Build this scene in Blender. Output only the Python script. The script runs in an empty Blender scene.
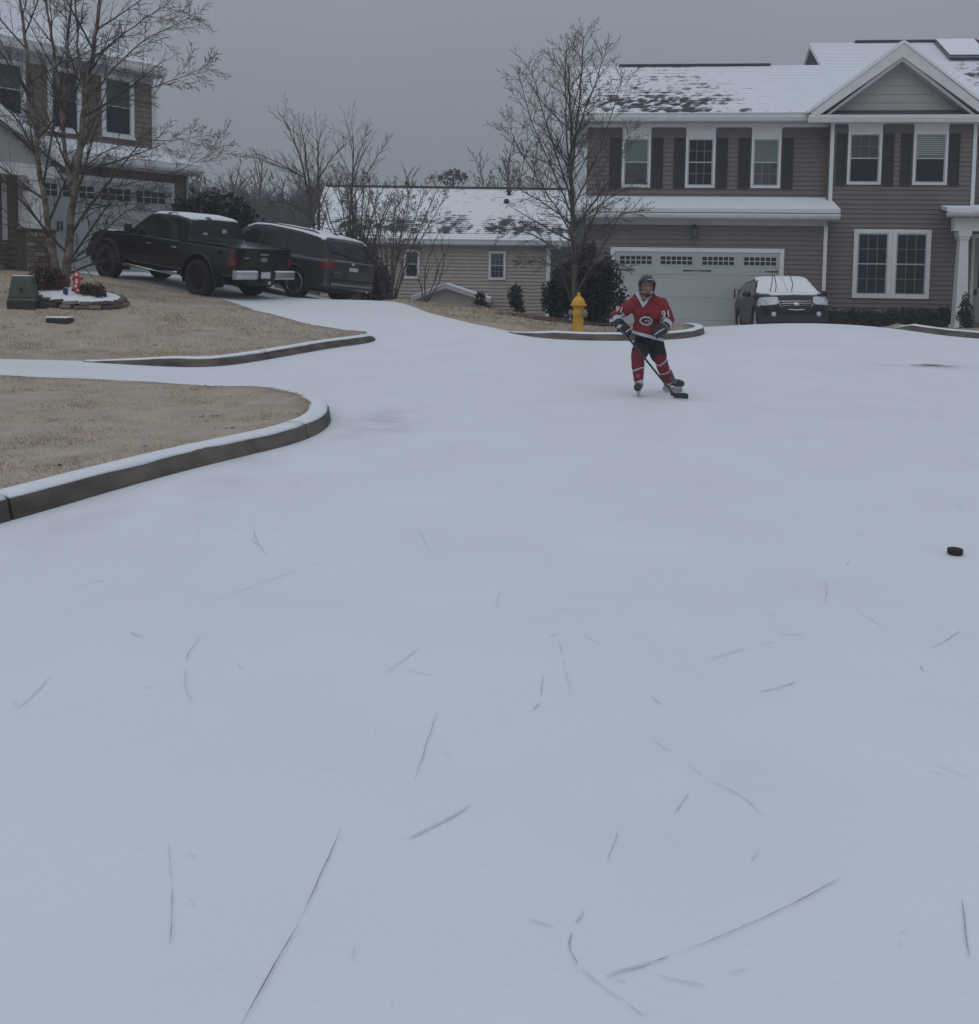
import bpy, bmesh, math, random
import numpy as np
from mathutils import Vector, Matrix, noise
from mathutils.geometry import delaunay_2d_cdt
R = math.radians
scene = bpy.context.scene
COL = scene.collection

# ------------------------------------------------------------------ camera
CAM_Z, FOC, PPX, PPY, PITCH, ROLL = 1.4, 990.0, 489.5, 346.0, R(4.0), R(0.8)
cam_data = bpy.data.cameras.new('camera'); cam = bpy.data.objects.new('camera', cam_data); COL.objects.link(cam)
cam_data.sensor_fit = 'HORIZONTAL'; cam_data.sensor_width = 36.0; cam_data.lens = FOC / 979 * 36
cam_data.shift_y = (PPY - 512) / 979; cam_data.clip_start = .05; cam_data.clip_end = 3000
CAM_ROT = Matrix.Rotation(math.pi / 2 - PITCH, 3, 'X') @ Matrix.Rotation(ROLL, 3, 'Z')
cam.matrix_world = Matrix.Translation((0, 0, CAM_Z)) @ CAM_ROT.to_4x4()
scene.camera = cam

# ------------------------------------------------------------------ sky, sun, exposure
world = bpy.data.worlds.new('World'); scene.world = world; world.use_nodes = True
wn, wl = world.node_tree.nodes, world.node_tree.links
wn.clear()
SUN_EL, SUN_ROT = R(50), R(205)
sky = wn.new('ShaderNodeTexSky'); sky.sky_type = 'NISHITA'; sky.sun_disc = False
sky.sun_elevation = SUN_EL; sky.sun_rotation = SUN_ROT; sky.air_density = 1.5; sky.dust_density = 6
bg1 = wn.new('ShaderNodeBackground'); bg1.inputs['Strength'].default_value = .05
wl.new(sky.outputs[0], bg1.inputs['Color'])
# even overcast layer: brighter overhead than at the horizon, as a closed cloud deck is
tc = wn.new('ShaderNodeTexCoord'); sep = wn.new('ShaderNodeSeparateXYZ'); wl.new(tc.outputs['Generated'], sep.inputs[0])
mx = wn.new('ShaderNodeMath'); mx.operation = 'MAXIMUM'; mx.inputs[1].default_value = 0; wl.new(sep.outputs['Z'], mx.inputs[0])
ma = wn.new('ShaderNodeMath'); ma.operation = 'MULTIPLY_ADD'; ma.inputs[1].default_value = 1.75; ma.inputs[2].default_value = 1.0
wl.new(mx.outputs[0], ma.inputs[0])
nz = wn.new('ShaderNodeTexNoise'); nz.inputs['Scale'].default_value = 2.2; nz.inputs['Detail'].default_value = 3
wl.new(tc.outputs['Generated'], nz.inputs['Vector'])
mr = wn.new('ShaderNodeMapRange'); mr.inputs['To Min'].default_value = .93; mr.inputs['To Max'].default_value = 1.07
wl.new(nz.outputs['Fac'], mr.inputs['Value'])
mm = wn.new('ShaderNodeMath'); mm.operation = 'MULTIPLY'; wl.new(ma.outputs[0], mm.inputs[0]); wl.new(mr.outputs[0], mm.inputs[1])
bg2 = wn.new('ShaderNodeBackground'); bg2.inputs['Color'].default_value = (.186, .205, .237, 1)
wl.new(mm.outputs[0], bg2.inputs['Strength'])
mixw = wn.new('ShaderNodeMixShader'); mixw.inputs[0].default_value = .97
wl.new(bg1.outputs[0], mixw.inputs[1]); wl.new(bg2.outputs[0], mixw.inputs[2])
wo = wn.new('ShaderNodeOutputWorld'); wl.new(mixw.outputs[0], wo.inputs['Surface'])
sun_data = bpy.data.lights.new('sun', 'SUN'); sun_data.energy = .42; sun_data.angle = R(60); sun_data.color = (1, .985, .96)
sun = bpy.data.objects.new('sun', sun_data); COL.objects.link(sun)
sd = Vector((math.sin(SUN_ROT) * math.cos(SUN_EL), math.cos(SUN_ROT) * math.cos(SUN_EL), math.sin(SUN_EL)))
sun.rotation_euler = sd.to_track_quat('Z', 'Y').to_euler(); sun.location = (0, 0, 60)
vs = scene.view_settings; vs.view_transform = 'Standard'; vs.look = 'None'; vs.exposure = 0; vs.gamma = 1
vs.use_curve_mapping = False
scene.render.engine = 'CYCLES'
scene.cycles.use_denoising = True
scene.cycles.max_bounces = 6; scene.cycles.volume_bounces = 1

# ------------------------------------------------------------------ helpers
def ray(x, y):
    return CAM_ROT @ Vector(((x - PPX) / FOC, -(y - PPY) / FOC, -1))
def at(x, y, Y):                      # point of the place seen at photo position x, y at a distance Y down the street
    r = ray(x, y); return Vector((0, 0, CAM_Z)) + r * (Y / r.y)
def onz(x, y, z):
    r = ray(x, y); return Vector((0, 0, CAM_Z)) + r * ((z - CAM_Z) / r.z)

def tag(o, label=None, cat=None, group=None, kind=None):
    for k, v in (('label', label), ('category', cat), ('group', group), ('kind', kind)):
        if v: o[k] = v
    return o
def link(o, parent=None):
    COL.objects.link(o); o.parent = parent; return o
def empty(name, loc, rz=0, label=None, cat=None, group=None, rot=None):
    o = bpy.data.objects.new(name, None); o.empty_display_size = .2; link(o)
    o.location = loc; o.rotation_euler = rot if rot is not None else (0, 0, rz)
    return tag(o, label, cat, group)

class MB:
    def __init__(s): s.v = []; s.f = []; s.m = []; s.cur = 0
    def add(s, verts, faces):
        n = len(s.v); s.v += [tuple(v) for v in verts]; s.f += [tuple(n + i for i in f) for f in faces]
        s.m += [s.cur] * len(faces); return s
    def box(s, x0, x1, y0, y1, z0, z1, M=None):
        vs = [Vector((x, y, z)) for x in (x0, x1) for y in (y0, y1) for z in (z0, z1)]
        if M is not None: vs = [M @ v for v in vs]
        return s.add(vs, [(0, 1, 3, 2), (4, 6, 7, 5), (0, 4, 5, 1), (2, 3, 7, 6), (0, 2, 6, 4), (1, 5, 7, 3)])
    def prism(s, poly, y0, y1):           # poly in x,z extruded along y
        n = len(poly)
        vs = [(x, y0, z) for x, z in poly] + [(x, y1, z) for x, z in poly]
        fs = [tuple(range(n)), tuple(range(2 * n - 1, n - 1, -1))]
        for i in range(n): j = (i + 1) % n; fs.append((j, i, n + i, n + j))
        return s.add(vs, fs)
    def loft(s, rings, close=True, cap=True):
        n = len(rings[0]); b = len(s.v); vs = [p for r in rings for p in r]; fs = []
        for i in range(len(rings) - 1):
            for j in range(n if close else n - 1):
                k = (j + 1) % n
                fs.append((i * n + j, i * n + k, (i + 1) * n + k, (i + 1) * n + j))
        if cap and close:
            fs.append(tuple(range(n - 1, -1, -1))); q = (len(rings) - 1) * n; fs.append(tuple(range(q, q + n)))
        return s.add(vs, fs)
    def tube(s, pts, rad, sides=6, cap=True):
        pts = [Vector(p) for p in pts]; rings = []
        if not hasattr(rad, '__len__'): rad = [rad] * len(pts)
        up = None
        for i, p in enumerate(pts):
            d = (pts[min(i + 1, len(pts) - 1)] - pts[max(i - 1, 0)])
            if d.length < 1e-9: d = Vector((0, 0, 1))
            d.normalize()
            if up is None: up = Vector((1, 0, 0)) if abs(d.x) < .8 else Vector((0, 1, 0))
            a = d.cross(up)
            if a.length < 1e-6: a = d.orthogonal()
            a.normalize(); b = d.cross(a); up = -b if False else up
            rings.append([p + a * (math.cos(t) * rad[i]) + b * (math.sin(t) * rad[i]) for t in [2 * math.pi * k / sides for k in range(sides)]])
        return s.loft(rings, True, cap)
    def lathe(s, prof, seg=24, M=None):     # prof: (r, z)
        rings = [[Vector((r * math.cos(2 * math.pi * k / seg), r * math.sin(2 * math.pi * k / seg), z)) for k in range(seg)] for r, z in prof]
        if M is not None: rings = [[M @ v for v in r] for r in rings]
        return s.loft(rings)
    def ell(s, c, r, M=None, seg=12, rings=8):
        prof = []
        rr = []
        for i in range(rings + 1):
            a = -math.pi / 2 + math.pi * i / rings
            ca, sa = max(math.cos(a), .02), math.sin(a)
            ring = [Vector((r[0] * ca * math.cos(2 * math.pi * k / seg), r[1] * ca * math.sin(2 * math.pi * k / seg), r[2] * sa)) for k in range(seg)]
            if M is not None: ring = [M @ v for v in ring]
            rr.append([v + Vector(c) for v in ring])
        return s.loft(rr)
    def capsule(s, a, b, ra, rb, seg=12):
        a, b = Vector(a), Vector(b); d = (b - a); L = d.length; d.normalize()
        u = d.orthogonal().normalized(); w = d.cross(u); rings = []
        for i in range(5):
            t = -math.pi / 2 + math.pi / 2 * i / 4
            rings.append((a + d * (ra * math.sin(t)), max(ra * math.cos(t), .001)))
        for i in range(5):
            t = math.pi / 2 * i / 4
            rings.append((b + d * (rb * math.sin(t)), max(rb * math.cos(t), .001)))
        return s.loft([[c + u * (math.cos(2 * math.pi * k / seg) * r) + w * (math.sin(2 * math.pi * k / seg) * r) for k in range(seg)] for c, r in rings])
    def mesh(s, name, mats):
        me = bpy.data.meshes.new(name); me.from_pydata(s.v, [], s.f)
        for m in (mats if isinstance(mats, (list, tuple)) else [mats]): me.materials.append(m)
        if any(s.m): me.polygons.foreach_set('material_index', s.m)
        return me
    def build(s, name, mats, parent=None, smooth=False, bevel=0, off=None, fix=True, seg=2):
        if off is not None: s.v = [(x - off[0], y - off[1], z - off[2]) for x, y, z in s.v]
        me = s.mesh(name, mats)
        if fix and len(s.f) < 60000:
            bm = bmesh.new(); bm.from_mesh(me); bmesh.ops.recalc_face_normals(bm, faces=bm.faces); bm.to_mesh(me); bm.free()
        o = bpy.data.objects.new(name, me); link(o, parent)
        if smooth:
            me.polygons.foreach_set('use_smooth', [True] * len(me.polygons))
            if smooth != 'all': me.set_sharp_from_angle(angle=R(smooth if smooth is not True else 40))
        if bevel:
            b = o.modifiers.new('bevel', 'BEVEL'); b.width = bevel; b.segments = seg; b.limit_method = 'ANGLE'
        return o

def dup(o, parent, loc=None, name=None):
    c = o.copy(); link(c, parent)
    if loc is not None: c.location = loc
    for ch in o.children: dup(ch, c)
    return c
def union(mb, voxel, smooth_it=4, factor=.5):
    """one continuous skin over overlapping closed shapes"""
    me = mb.mesh('skin', []); bm = bmesh.new(); bm.from_mesh(me); bmesh.ops.recalc_face_normals(bm, faces=bm.faces); bm.to_mesh(me); bm.free()
    o = bpy.data.objects.new('skin', me); COL.objects.link(o)
    r = o.modifiers.new('r', 'REMESH'); r.mode = 'VOXEL'; r.voxel_size = voxel
    sm = o.modifiers.new('s', 'SMOOTH'); sm.iterations = smooth_it; sm.factor = factor
    dg = bpy.context.evaluated_depsgraph_get(); out = bpy.data.meshes.new_from_object(o.evaluated_get(dg))
    bpy.data.objects.remove(o); bpy.data.meshes.remove(me)
    return out
def skin_obj(name, me, parent, mats, classify=None, off=(0, 0, 0), fold=0, fscale=6):
    me.name = name; n = len(me.vertices)
    co = np.empty(n * 3); me.vertices.foreach_get('co', co); co = co.reshape(-1, 3)
    if fold:
        no = np.empty(n * 3); me.vertex_normals.foreach_get('vector', no); no = no.reshape(-1, 3)
        d = np.array([noise.noise(Vector((c[0] * fscale, c[1] * fscale, c[2] * fscale * .55))) + .5 * noise.noise(Vector((c[0] * fscale * 2.3 + 7, c[1] * fscale * 2.3, c[2] * fscale * 1.2))) for c in co])
        co = co + no * (d * fold)[:, None]
    for m in mats: me.materials.append(m)
    if classify:
        me.vertices.foreach_set('co', co.ravel()); me.update()
        me.polygons.foreach_set('material_index', [classify(p.center, p.normal) for p in me.polygons])
    me.vertices.foreach_set('co', (co - np.array(off)).ravel())
    me.polygons.foreach_set('use_smooth', [True] * len(me.polygons)); me.update()
    o = bpy.data.objects.new(name, me); return link(o, parent)

# ------------------------------------------------------------------ materials
def nodes_of(m): return m.node_tree.nodes, m.node_tree.links
def mat(name, col, rough=.6, var=.12, scale=8., bump=0., bscale=None, metal=0., coat=0., col2=None, thr=None, spec=.5, stretch=None, emit=None):
    m = bpy.data.materials.new(name); m.use_nodes = True; N, L = nodes_of(m); b = N['Principled BSDF']
    b.inputs['Roughness'].default_value = rough; b.inputs['Metallic'].default_value = metal
    b.inputs['Coat Weight'].default_value = coat; b.inputs['Coat Roughness'].default_value = .08
    b.inputs['Specular IOR Level'].default_value = spec
    tcn = N.new('ShaderNodeTexCoord'); src = tcn.outputs['Object']
    if stretch:
        mp = N.new('ShaderNodeMapping'); mp.inputs['Scale'].default_value = stretch; L.new(src, mp.inputs[0]); src = mp.outputs[0]
    n = N.new('ShaderNodeTexNoise'); n.inputs['Scale'].default_value = scale; n.inputs['Detail'].default_value = 5; L.new(src, n.inputs['Vector'])
    cr = N.new('ShaderNodeValToRGB'); L.new(n.outputs['Fac'], cr.inputs['Fac'])
    c2 = col2 if col2 else tuple(min(1, c * (1 + var)) for c in col); c1 = col if col2 else tuple(c * (1 - var) for c in col)
    lo, hi = thr if thr else (.3, .7)
    cr.color_ramp.elements[0].position = lo; cr.color_ramp.elements[0].color = (*c1, 1)
    cr.color_ramp.elements[1].position = hi; cr.color_ramp.elements[1].color = (*c2, 1)
    L.new(cr.outputs[0], b.inputs['Base Color'])
    if bump:
        n2 = N.new('ShaderNodeTexNoise'); n2.inputs['Scale'].default_value = bscale or scale * 3; n2.inputs['Detail'].default_value = 6
        L.new(src, n2.inputs['Vector'])
        bp = N.new('ShaderNodeBump'); bp.inputs['Strength'].default_value = bump; bp.inputs['Distance'].default_value = .02
        L.new(n2.outputs['Fac'], bp.inputs['Height']); L.new(bp.outputs[0], b.inputs['Normal'])
    return m
def roof_mat(name, shingle, snow):
    """snow lying on shingle courses; the point attribute 'bare' says where the snow has slid or melted"""
    m = mat(name, shingle, .85, .25, 30, .3); N, L = nodes_of(m); b = N['Principled BSDF']
    base = b.inputs['Base Color'].links[0].from_socket
    a = N.new('ShaderNodeAttribute'); a.attribute_name = 'bare'
    n = N.new('ShaderNodeTexNoise'); n.inputs['Scale'].default_value = 5.5; n.inputs['Detail'].default_value = 4
    tcn = N.new('ShaderNodeTexCoord'); L.new(tcn.outputs['Object'], n.inputs['Vector'])
    s = N.new('ShaderNodeMath'); s.operation = 'MULTIPLY_ADD'; s.inputs[1].default_value = .7; L.new(n.outputs['Fac'], s.inputs[0]); L.new(a.outputs['Fac'], s.inputs[2])
    mr = N.new('ShaderNodeMapRange'); mr.inputs['From Min'].default_value = .72; mr.inputs['From Max'].default_value = .98; L.new(s.outputs[0], mr.inputs['Value'])
    mixn = N.new('ShaderNodeMix'); mixn.data_type = 'RGBA'
    L.new(mr.outputs[0], mixn.inputs['Factor']); mixn.inputs['A'].default_value = (*snow, 1); L.new(base, mixn.inputs['B'])
    L.new(mixn.outputs['Result'], b.inputs['Base Color']); return m

SNOW = (.80, .83, .87)
M = {}
M['snow'] = mat('snow', SNOW, .55, .03, 1.1, .16, 45)
def slush(m, spots):
    # places where the thin snow is scuffed and wet: (x, y, rx, ry, amount)
    N, L = nodes_of(m); b = N['Principled BSDF']; src = b.inputs['Base Color'].links[0].from_socket; tcn = N.new('ShaderNodeTexCoord')
    n = N.new('ShaderNodeTexNoise'); n.inputs['Scale'].default_value = 2.4; n.inputs['Detail'].default_value = 6; L.new(tcn.outputs['Object'], n.inputs['Vector']); acc = None
    for x, y, rx, ry, am in spots:
        mp = N.new('ShaderNodeMapping'); mp.vector_type = 'POINT'; mp.inputs['Location'].default_value = (-x / rx, -y / ry, 0); mp.inputs['Scale'].default_value = (1 / rx, 1 / ry, 0); L.new(tcn.outputs['Object'], mp.inputs[0])
        le = N.new('ShaderNodeVectorMath'); le.operation = 'LENGTH'; L.new(mp.outputs[0], le.inputs[0])
        r = N.new('ShaderNodeMapRange'); r.interpolation_type = 'SMOOTHSTEP'; r.inputs['From Min'].default_value = 1.0; r.inputs['From Max'].default_value = .1; r.inputs['To Max'].default_value = am; L.new(le.outputs['Value'], r.inputs['Value'])
        if acc is None: acc = r.outputs[0]
        else:
            a = N.new('ShaderNodeMath'); a.operation = 'MAXIMUM'; L.new(acc, a.inputs[0]); L.new(r.outputs[0], a.inputs[1]); acc = a.outputs[0]
    nr = N.new('ShaderNodeMapRange'); nr.inputs['From Min'].default_value = .35; nr.inputs['From Max'].default_value = .62; L.new(n.outputs['Fac'], nr.inputs['Value'])
    mu = N.new('ShaderNodeMath'); mu.operation = 'MULTIPLY'; L.new(acc, mu.inputs[0]); L.new(nr.outputs[0], mu.inputs[1])
    mx_ = N.new('ShaderNodeMix'); mx_.data_type = 'RGBA'; mx_.inputs['B'].default_value = (.40, .43, .46, 1); L.new(mu.outputs[0], mx_.inputs['Factor']); L.new(src, mx_.inputs['A']); L.new(mx_.outputs['Result'], b.inputs['Base Color'])
slush(M['snow'], [(-1.05, 9.3, .6, 1.5, .5), (-1.75, 6.7, .4, 1.6, .25), (-2.3, 5.6, .4, 1.2, .22), (2.2, 11.7, .9, .6, .22), (7.0, 15.4, 1.6, .45, .5), (1.2, 4.2, 1.6, 1.0, .07), (.5, 2.6, .7, .5, .12)])
M['snow_cap'] = mat('snow_cap', (.80, .83, .87), .6, .03, 8, .2, 50)
M['asphalt'] = mat('asphalt', (.07, .075, .08), .8, .3, 20, .3)
M['scrape'] = mat('scrape', (.19, .21, .23), .5, .5, 25, .2)
M['scrape_mid'] = mat('scrape_mid', (.42, .45, .48), .5, .25, 25, .2)
M['scrape_soft'] = mat('scrape_soft', (.64, .67, .71), .55, .12, 25, .2)
M['kerb'] = mat('kerb', (.068, .058, .048), .85, .3, 3, .5, 40, col2=(.165, .146, .122), thr=(.32, .68), stretch=(1, 1, 2.5))
M['lawn'] = mat('lawn', (.43, .358, .285), .95, .14, 2.6, .5, 30)
M['grass'] = mat('grass', (.47, .392, .312), .9, .2, 2.0)
M['mulch'] = mat('mulch', (.10, .065, .045), .95, .4, 12, .6)
M['ground'] = mat('ground', (.25, .22, .18), .95, .2, .5, col2=(.6, .62, .65), thr=(.45, .6))
M['taupe'] = mat('taupe', (.163, .141, .137), .7, .10, 1.3)
M['muntin'] = mat('muntin', (.17, .18, .185), .6, .1, 6)
M['greige'] = mat('greige', (.385, .395, .385), .7, .06, 2)
M['tan'] = mat('tan', (.37, .322, .295), .7, .08, 1.5)
M['brown'] = mat('brown', (.185, .150, .122), .7, .1, 3)
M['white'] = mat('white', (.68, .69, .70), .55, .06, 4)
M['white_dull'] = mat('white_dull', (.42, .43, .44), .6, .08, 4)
M['shutter'] = mat('shutter', (.016, .015, .018), .6, .15, 8)
M['black'] = mat('black', (.014, .014, .016), .5, .2, 8)
M['rubber'] = mat('rubber', (.014, .014, .015), .85, .3, 20, .2)
M['glass'] = mat('glass', (.014, .017, .021), .05, .2, 2, spec=.42)
M['glass_teal'] = mat('glass_teal', (.125, .170, .175), .12, .12, 2, spec=.5)
M['glass_grey'] = mat('glass_grey', (.062, .072, .076), .1, .15, 2, spec=.5)
M['door_white'] = mat('door_white', (.40, .43, .435), .5, .05, 2)
M['door_grey'] = mat('door_grey', (.30, .33, .33), .5, .05, 2)
M['roof'] = roof_mat('roof', (.060, .066, .075), SNOW)
M['shingle'] = mat('shingle', (.055, .058, .065), .9, .3, 20, .3)
M['stone'] = mat('stone', (.17, .13, .11), .9, .35, 3.5, .5, 20)
M['stone2'] = mat('stone2', (.25, .21, .18), .9, .3, 3.5, .5, 20)
M['stone3'] = mat('stone3', (.11, .085, .075), .9, .3, 3.5, .5, 20)
M['mortar'] = mat('mortar', (.09, .08, .075), .95, .2, 10)
M['bark'] = mat('bark', (.105, .088, .078), .9, .35, 10, .5, 40)
M['birch'] = mat('birch', (.085, .066, .054), .9, .3, 7, .8, 30, col2=(.25, .205, .17), thr=(.38, .64))
M['twig'] = mat('twig', (.075, .062, .056), .9, .25, 6)
M['twig_grey'] = mat('twig_grey', (.075, .068, .064), .9, .25, 6)
M['seed'] = mat('seed', (.125, .10, .082), .95, .35, 10)
M['leaf_dark'] = mat('leaf_dark', (.032, .040, .028), .6, .4, 3)
M['leaf_mid'] = mat('leaf_mid', (.040, .052, .036), .65, .4, 3)
M['leaf_brown'] = mat('leaf_brown', (.085, .052, .040), .8, .35, 4)
M['leaf_dim'] = mat('leaf_dim', (.040, .036, .030), .8, .35, 4)
M['paint_truck'] = mat('paint_truck', (.004, .005, .0045), .24, .3, 3, coat=.35, spec=.4)
M['paint_suv'] = mat('paint_suv', (.046, .047, .053), .28, .15, 3, metal=.35, coat=.6)
M['paint_wagon'] = mat('paint_wagon', (.008, .009, .014), .40, .2, 3, coat=.15, spec=.3)
M['chrome'] = mat('chrome', (.62, .64, .66), .16, .08, 6, metal=1)
M['steel'] = mat('steel', (.45, .46, .48), .3, .1, 10, metal=1)
M['trim_dark'] = mat('trim_dark', (.018, .018, .019), .6, .2, 8)
M['tail_red'] = mat('tail_red', (.17, .014, .014), .22, .2, 12, coat=.5)
M['tail_dark'] = mat('tail_dark', (.06, .018, .018), .22, .2, 12, coat=.5)
M['lamp'] = mat('lamp', (.48, .50, .53), .15, .2, 14, coat=.6)
M['plate'] = mat('plate', (.55, .56, .58), .5, .25, 22)
M['rim_dark'] = mat('rim_dark', (.03, .03, .032), .4, .3, 10, metal=.4)
M['rim_silver'] = mat('rim_silver', (.45, .45, .47), .35, .1, 10, metal=.7)
M['hydrant'] = mat('hydrant', (.62, .36, .022), .5, .15, 8, .1, 30)
M['hydrant_grey'] = mat('hydrant_grey', (.25, .24, .22), .6, .2, 10)
M['utility'] = mat('utility', (.070, .090, .070), .6, .15, 6, .1)
M['utility_dark'] = mat('utility_dark', (.028, .034, .032), .7, .2, 6)
M['red_sign'] = mat('red_sign', (.46, .030, .026), .5, .12, 10)
M['blue_sign'] = mat('blue_sign', (.03, .05, .16), .5, .15, 10)
M['solar'] = mat('solar', (.016, .020, .034), .15, .2, 4)
M['skin'] = mat('skin', (.33, .195, .155), .55, .06, 30)
M['lip'] = mat('lip', (.30, .12, .11), .5, .05, 30)
M['hair'] = mat('hair', (.05, .035, .025), .6, .2, 40)
M['jersey'] = mat('jersey', (.215, .017, .020), .8, .12, 14, .15, 300)
M['jersey_white'] = mat('jersey_white', (.50, .51, .55), .8, .05, 14, .15, 300)
M['cloth_black'] = mat('cloth_black', (.016, .017, .020), .8, .2, 20, .2, 120)
M['sock'] = mat('sock', (.175, .019, .026), .85, .12, 20, .2, 200)
M['glove_black'] = mat('glove_black', (.016, .017, .022), .55, .2, 20)
M['skate_dark'] = mat('skate_dark', (.035, .033, .038), .45, .3, 20)
M['skate_grey'] = mat('skate_grey', (.17, .17, .18), .5, .2, 20)
M['helmet'] = mat('helmet', (.018, .021, .024), .25, .15, 10, coat=.4)
M['stick'] = mat('stick', (.030, .036, .042), .4, .2, 30)
M['puck'] = mat('puck', (.012, .012, .013), .7, .2, 30, .2)
M['far_twig'] = mat('far_twig', (.060, .054, .052), .95, .2, .3)
M['far_pine'] = mat('far_pine', (.035, .042, .034), .9, .3, .5)
# ------------------------------------------------------------------ terrain: heights surveyed at a few dozen spots, smoothly joined
CP = np.array([
 (0,0,0),(-3,5,0),(3,5,0),(0,10,0),(4,10,0),(-2,9,0),(8,5,0),(8,10,0),(13,8,0),(-3,2,0),(-8,6,.04),(-5,12.5,0),(-7,13.5,.04),(-13,13.5,.10),(13,13,.05),(2,12.5,0),
 (7,15.5,.10),(-4,14.2,.02),(-8,15.6,.08),(-13,15.8,.16),(0,14.5,.06),(-20,8,.1),(20,8,0),(-10,-6,0),(10,-6,0),(0,-12,0),(22,-5,0),(-22,-5,.1),
 (1.8,20,.27),(4.3,20,.33),(6,21.2,.475),(8.2,21.2,.46),(9.6,20.8,.30),(10.6,20.8,.25),(14,21,.24),(-2,18,.22),(1,17,.17),(5,17,.20),(9,17,.17),(7,19,.33),
 (6.5,24.8,.13),(8,26.2,.02),(8,28,-.10),(6,30,-.22),(9,30,-.20),(12,30,-.05),(3.5,29,-.12),(15,29,.05),(8,23.2,.29),(6,23.2,.29),(10,24.5,.20),(12.5,25,.2),
 (-3.6,18.9,.42),(-5.8,21.5,.74),(-6.9,23.5,.855),(-9.99,25.5,1.25),(-4.98,25.3,.81),(-4.06,26.66,.68),(-4.6,22.5,.72),(-9,20.5,1.05),(-12.7,27,1.38),(-10,31,1.32),(-7,27.5,1.12),
 (-13,21,1.15),(-17,24,1.4),(-7,18.2,.5),(-11,18.2,.68),(-22,20,1.2),(-5.5,16.2,.14),(-4.2,17,.22),
 (-2.7,24.2,.78),(-1.3,21.6,.58),(.2,19.3,.38),(1,18.5,.27),(2,18.3,.25),(0,22.5,.58),(1.6,22,.40),(2.8,23.5,.24),
 (-1,27,.30),(0,33,-.5),(-4,31,.4),(-3,40,-.9),(4,42,-.9),(-1,50,-1.1),(-14,40,.5),(-20,36,.9),(16,40,-.2),(22,25,.2),(22,40,0)], float)
_k = lambda r2: np.sqrt(r2 + 2.0)
_d = ((CP[:, None, :2] - CP[None, :, :2]) ** 2).sum(-1)
_A = np.zeros((len(CP) + 1, len(CP) + 1)); _A[:-1, :-1] = _k(_d) - .02 * np.eye(len(CP)); _A[-1, :-1] = 1; _A[:-1, -1] = 1
_W = np.linalg.solve(_A, np.append(CP[:, 2], 0))
def Tarr(x, y):
    x = np.asarray(x, float); y = np.asarray(y, float)
    xc, yc = np.clip(x, -24, 24), np.clip(y, -12, 52)
    d = (xc[..., None] - CP[:, 0]) ** 2 + (yc[..., None] - CP[:, 1]) ** 2
    z = (_k(d) * _W[:-1]).sum(-1) + _W[-1]
    w = np.clip((np.hypot(x, y - 20) - 34) / 30, 0, 1); w = w * w * (3 - 2 * w)
    flat = np.clip((13.2 - y) / 3, 0, 1) * np.clip((x + 3.2) / 1.2, 0, 1)          # the carriageway near the camera is level
    z = z * (1 - flat)
    return z * (1 - w) - 1.6 * w
def T(x, y): return float(Tarr(np.array([x]), np.array([y]))[0])
def onT(x, y):                        # where a line of sight meets the ground
    z = 0.
    for _ in range(12): p = onz(x, y, z); z = .5 * z + .5 * T(p.x, p.y)
    return p

def grid_mesh(name, xs, ys, dz, m, kind='structure'):
    X, Y = np.meshgrid(xs, ys); Z = Tarr(X, Y) + dz
    if dz == 0: Z = Z + np.array([[noise.noise(Vector((x * .8, y * .8, 3))) * .004 for x in xs] for y in ys])
    vs = np.stack([X, Y, Z], -1).reshape(-1, 3); nx = len(xs)
    fs = [(j * nx + i, j * nx + i + 1, (j + 1) * nx + i + 1, (j + 1) * nx + i) for j in range(len(ys) - 1) for i in range(nx - 1)]
    mb = MB(); mb.v = [tuple(v) for v in vs]; mb.f = fs; mb.m = [0] * len(fs)
    o = mb.build(name, m, None, 'all', fix=False); return tag(o, kind=kind)
far = [60, 90, 150, 250, 450, 800, 1500]
xs = [-f for f in far[::-1]] + list(np.arange(-40, 40.1, 2)) + far
ys = [-f for f in far[::-1]] + list(np.arange(-40, 72.1, 2)) + [100, 150, 250, 450, 800, 1500]
ground = grid_mesh('ground', xs, ys, -.14, M['ground'])
tag(ground, 'snow dusted ground stretching away beyond the houses')
street = grid_mesh('street', np.arange(-26, 26.01, .3), np.arange(-10, 36.01, .3), 0, M['snow'])
tag(street, 'snow covered street and driveways with skate scratches')

def resample(pts, step):
    pts = [Vector(p) for p in pts]; out = [pts[0]]
    for a, b in zip(pts[:-1], pts[1:]):
        n = max(1, int((b - a).length / step)); out += [a.lerp(b, k / n) for k in range(1, n + 1)]
    return out
def smooth_path(pts, it=2):
    pts = [Vector(p) for p in pts]
    for _ in range(it):
        q = [pts[0]]
        for a, b in zip(pts[:-1], pts[1:]): q += [a.lerp(b, .25), a.lerp(b, .75)]
        pts = q + [pts[-1]]
    return pts
# kerb lines on plan (foot of the kerb face, street side), with the height factor at each end
K_NEAR = smooth_path([(-5.2, -.2), (-4.3, 1.6), (-3.5, 3.2), (-2.69, 5.38), (-2.28, 6.6), (-1.94, 7.36), (-1.56, 8.15), (-1.45, 9.0), (-1.58, 9.9), (-1.9, 10.7), (-2.35, 11.25)])
K_FAR = smooth_path([(-6.1, 14.75), (-5.0, 14.42), (-4.05, 14.32), (-3.6, 15.05), (-3.25, 15.75), (-2.65, 16.95), (-2.05, 17.75), (-2.1, 18.2)])
K_MID = smooth_path([(.35, 18.95), (.95, 18.45), (2.05, 18.25), (3.2, 18.55), (3.95, 19.1), (4.4, 19.9), (4.3, 20.9), (4.0, 21.6)])
K_RIGHT = smooth_path([(8.75, 21.5), (8.95, 21.0), (9.5, 20.65), (10.5, 20.55), (13, 20.55), (19, 20.6)])
KERBS = [K_NEAR, K_FAR, K_MID, K_RIGHT]
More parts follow.
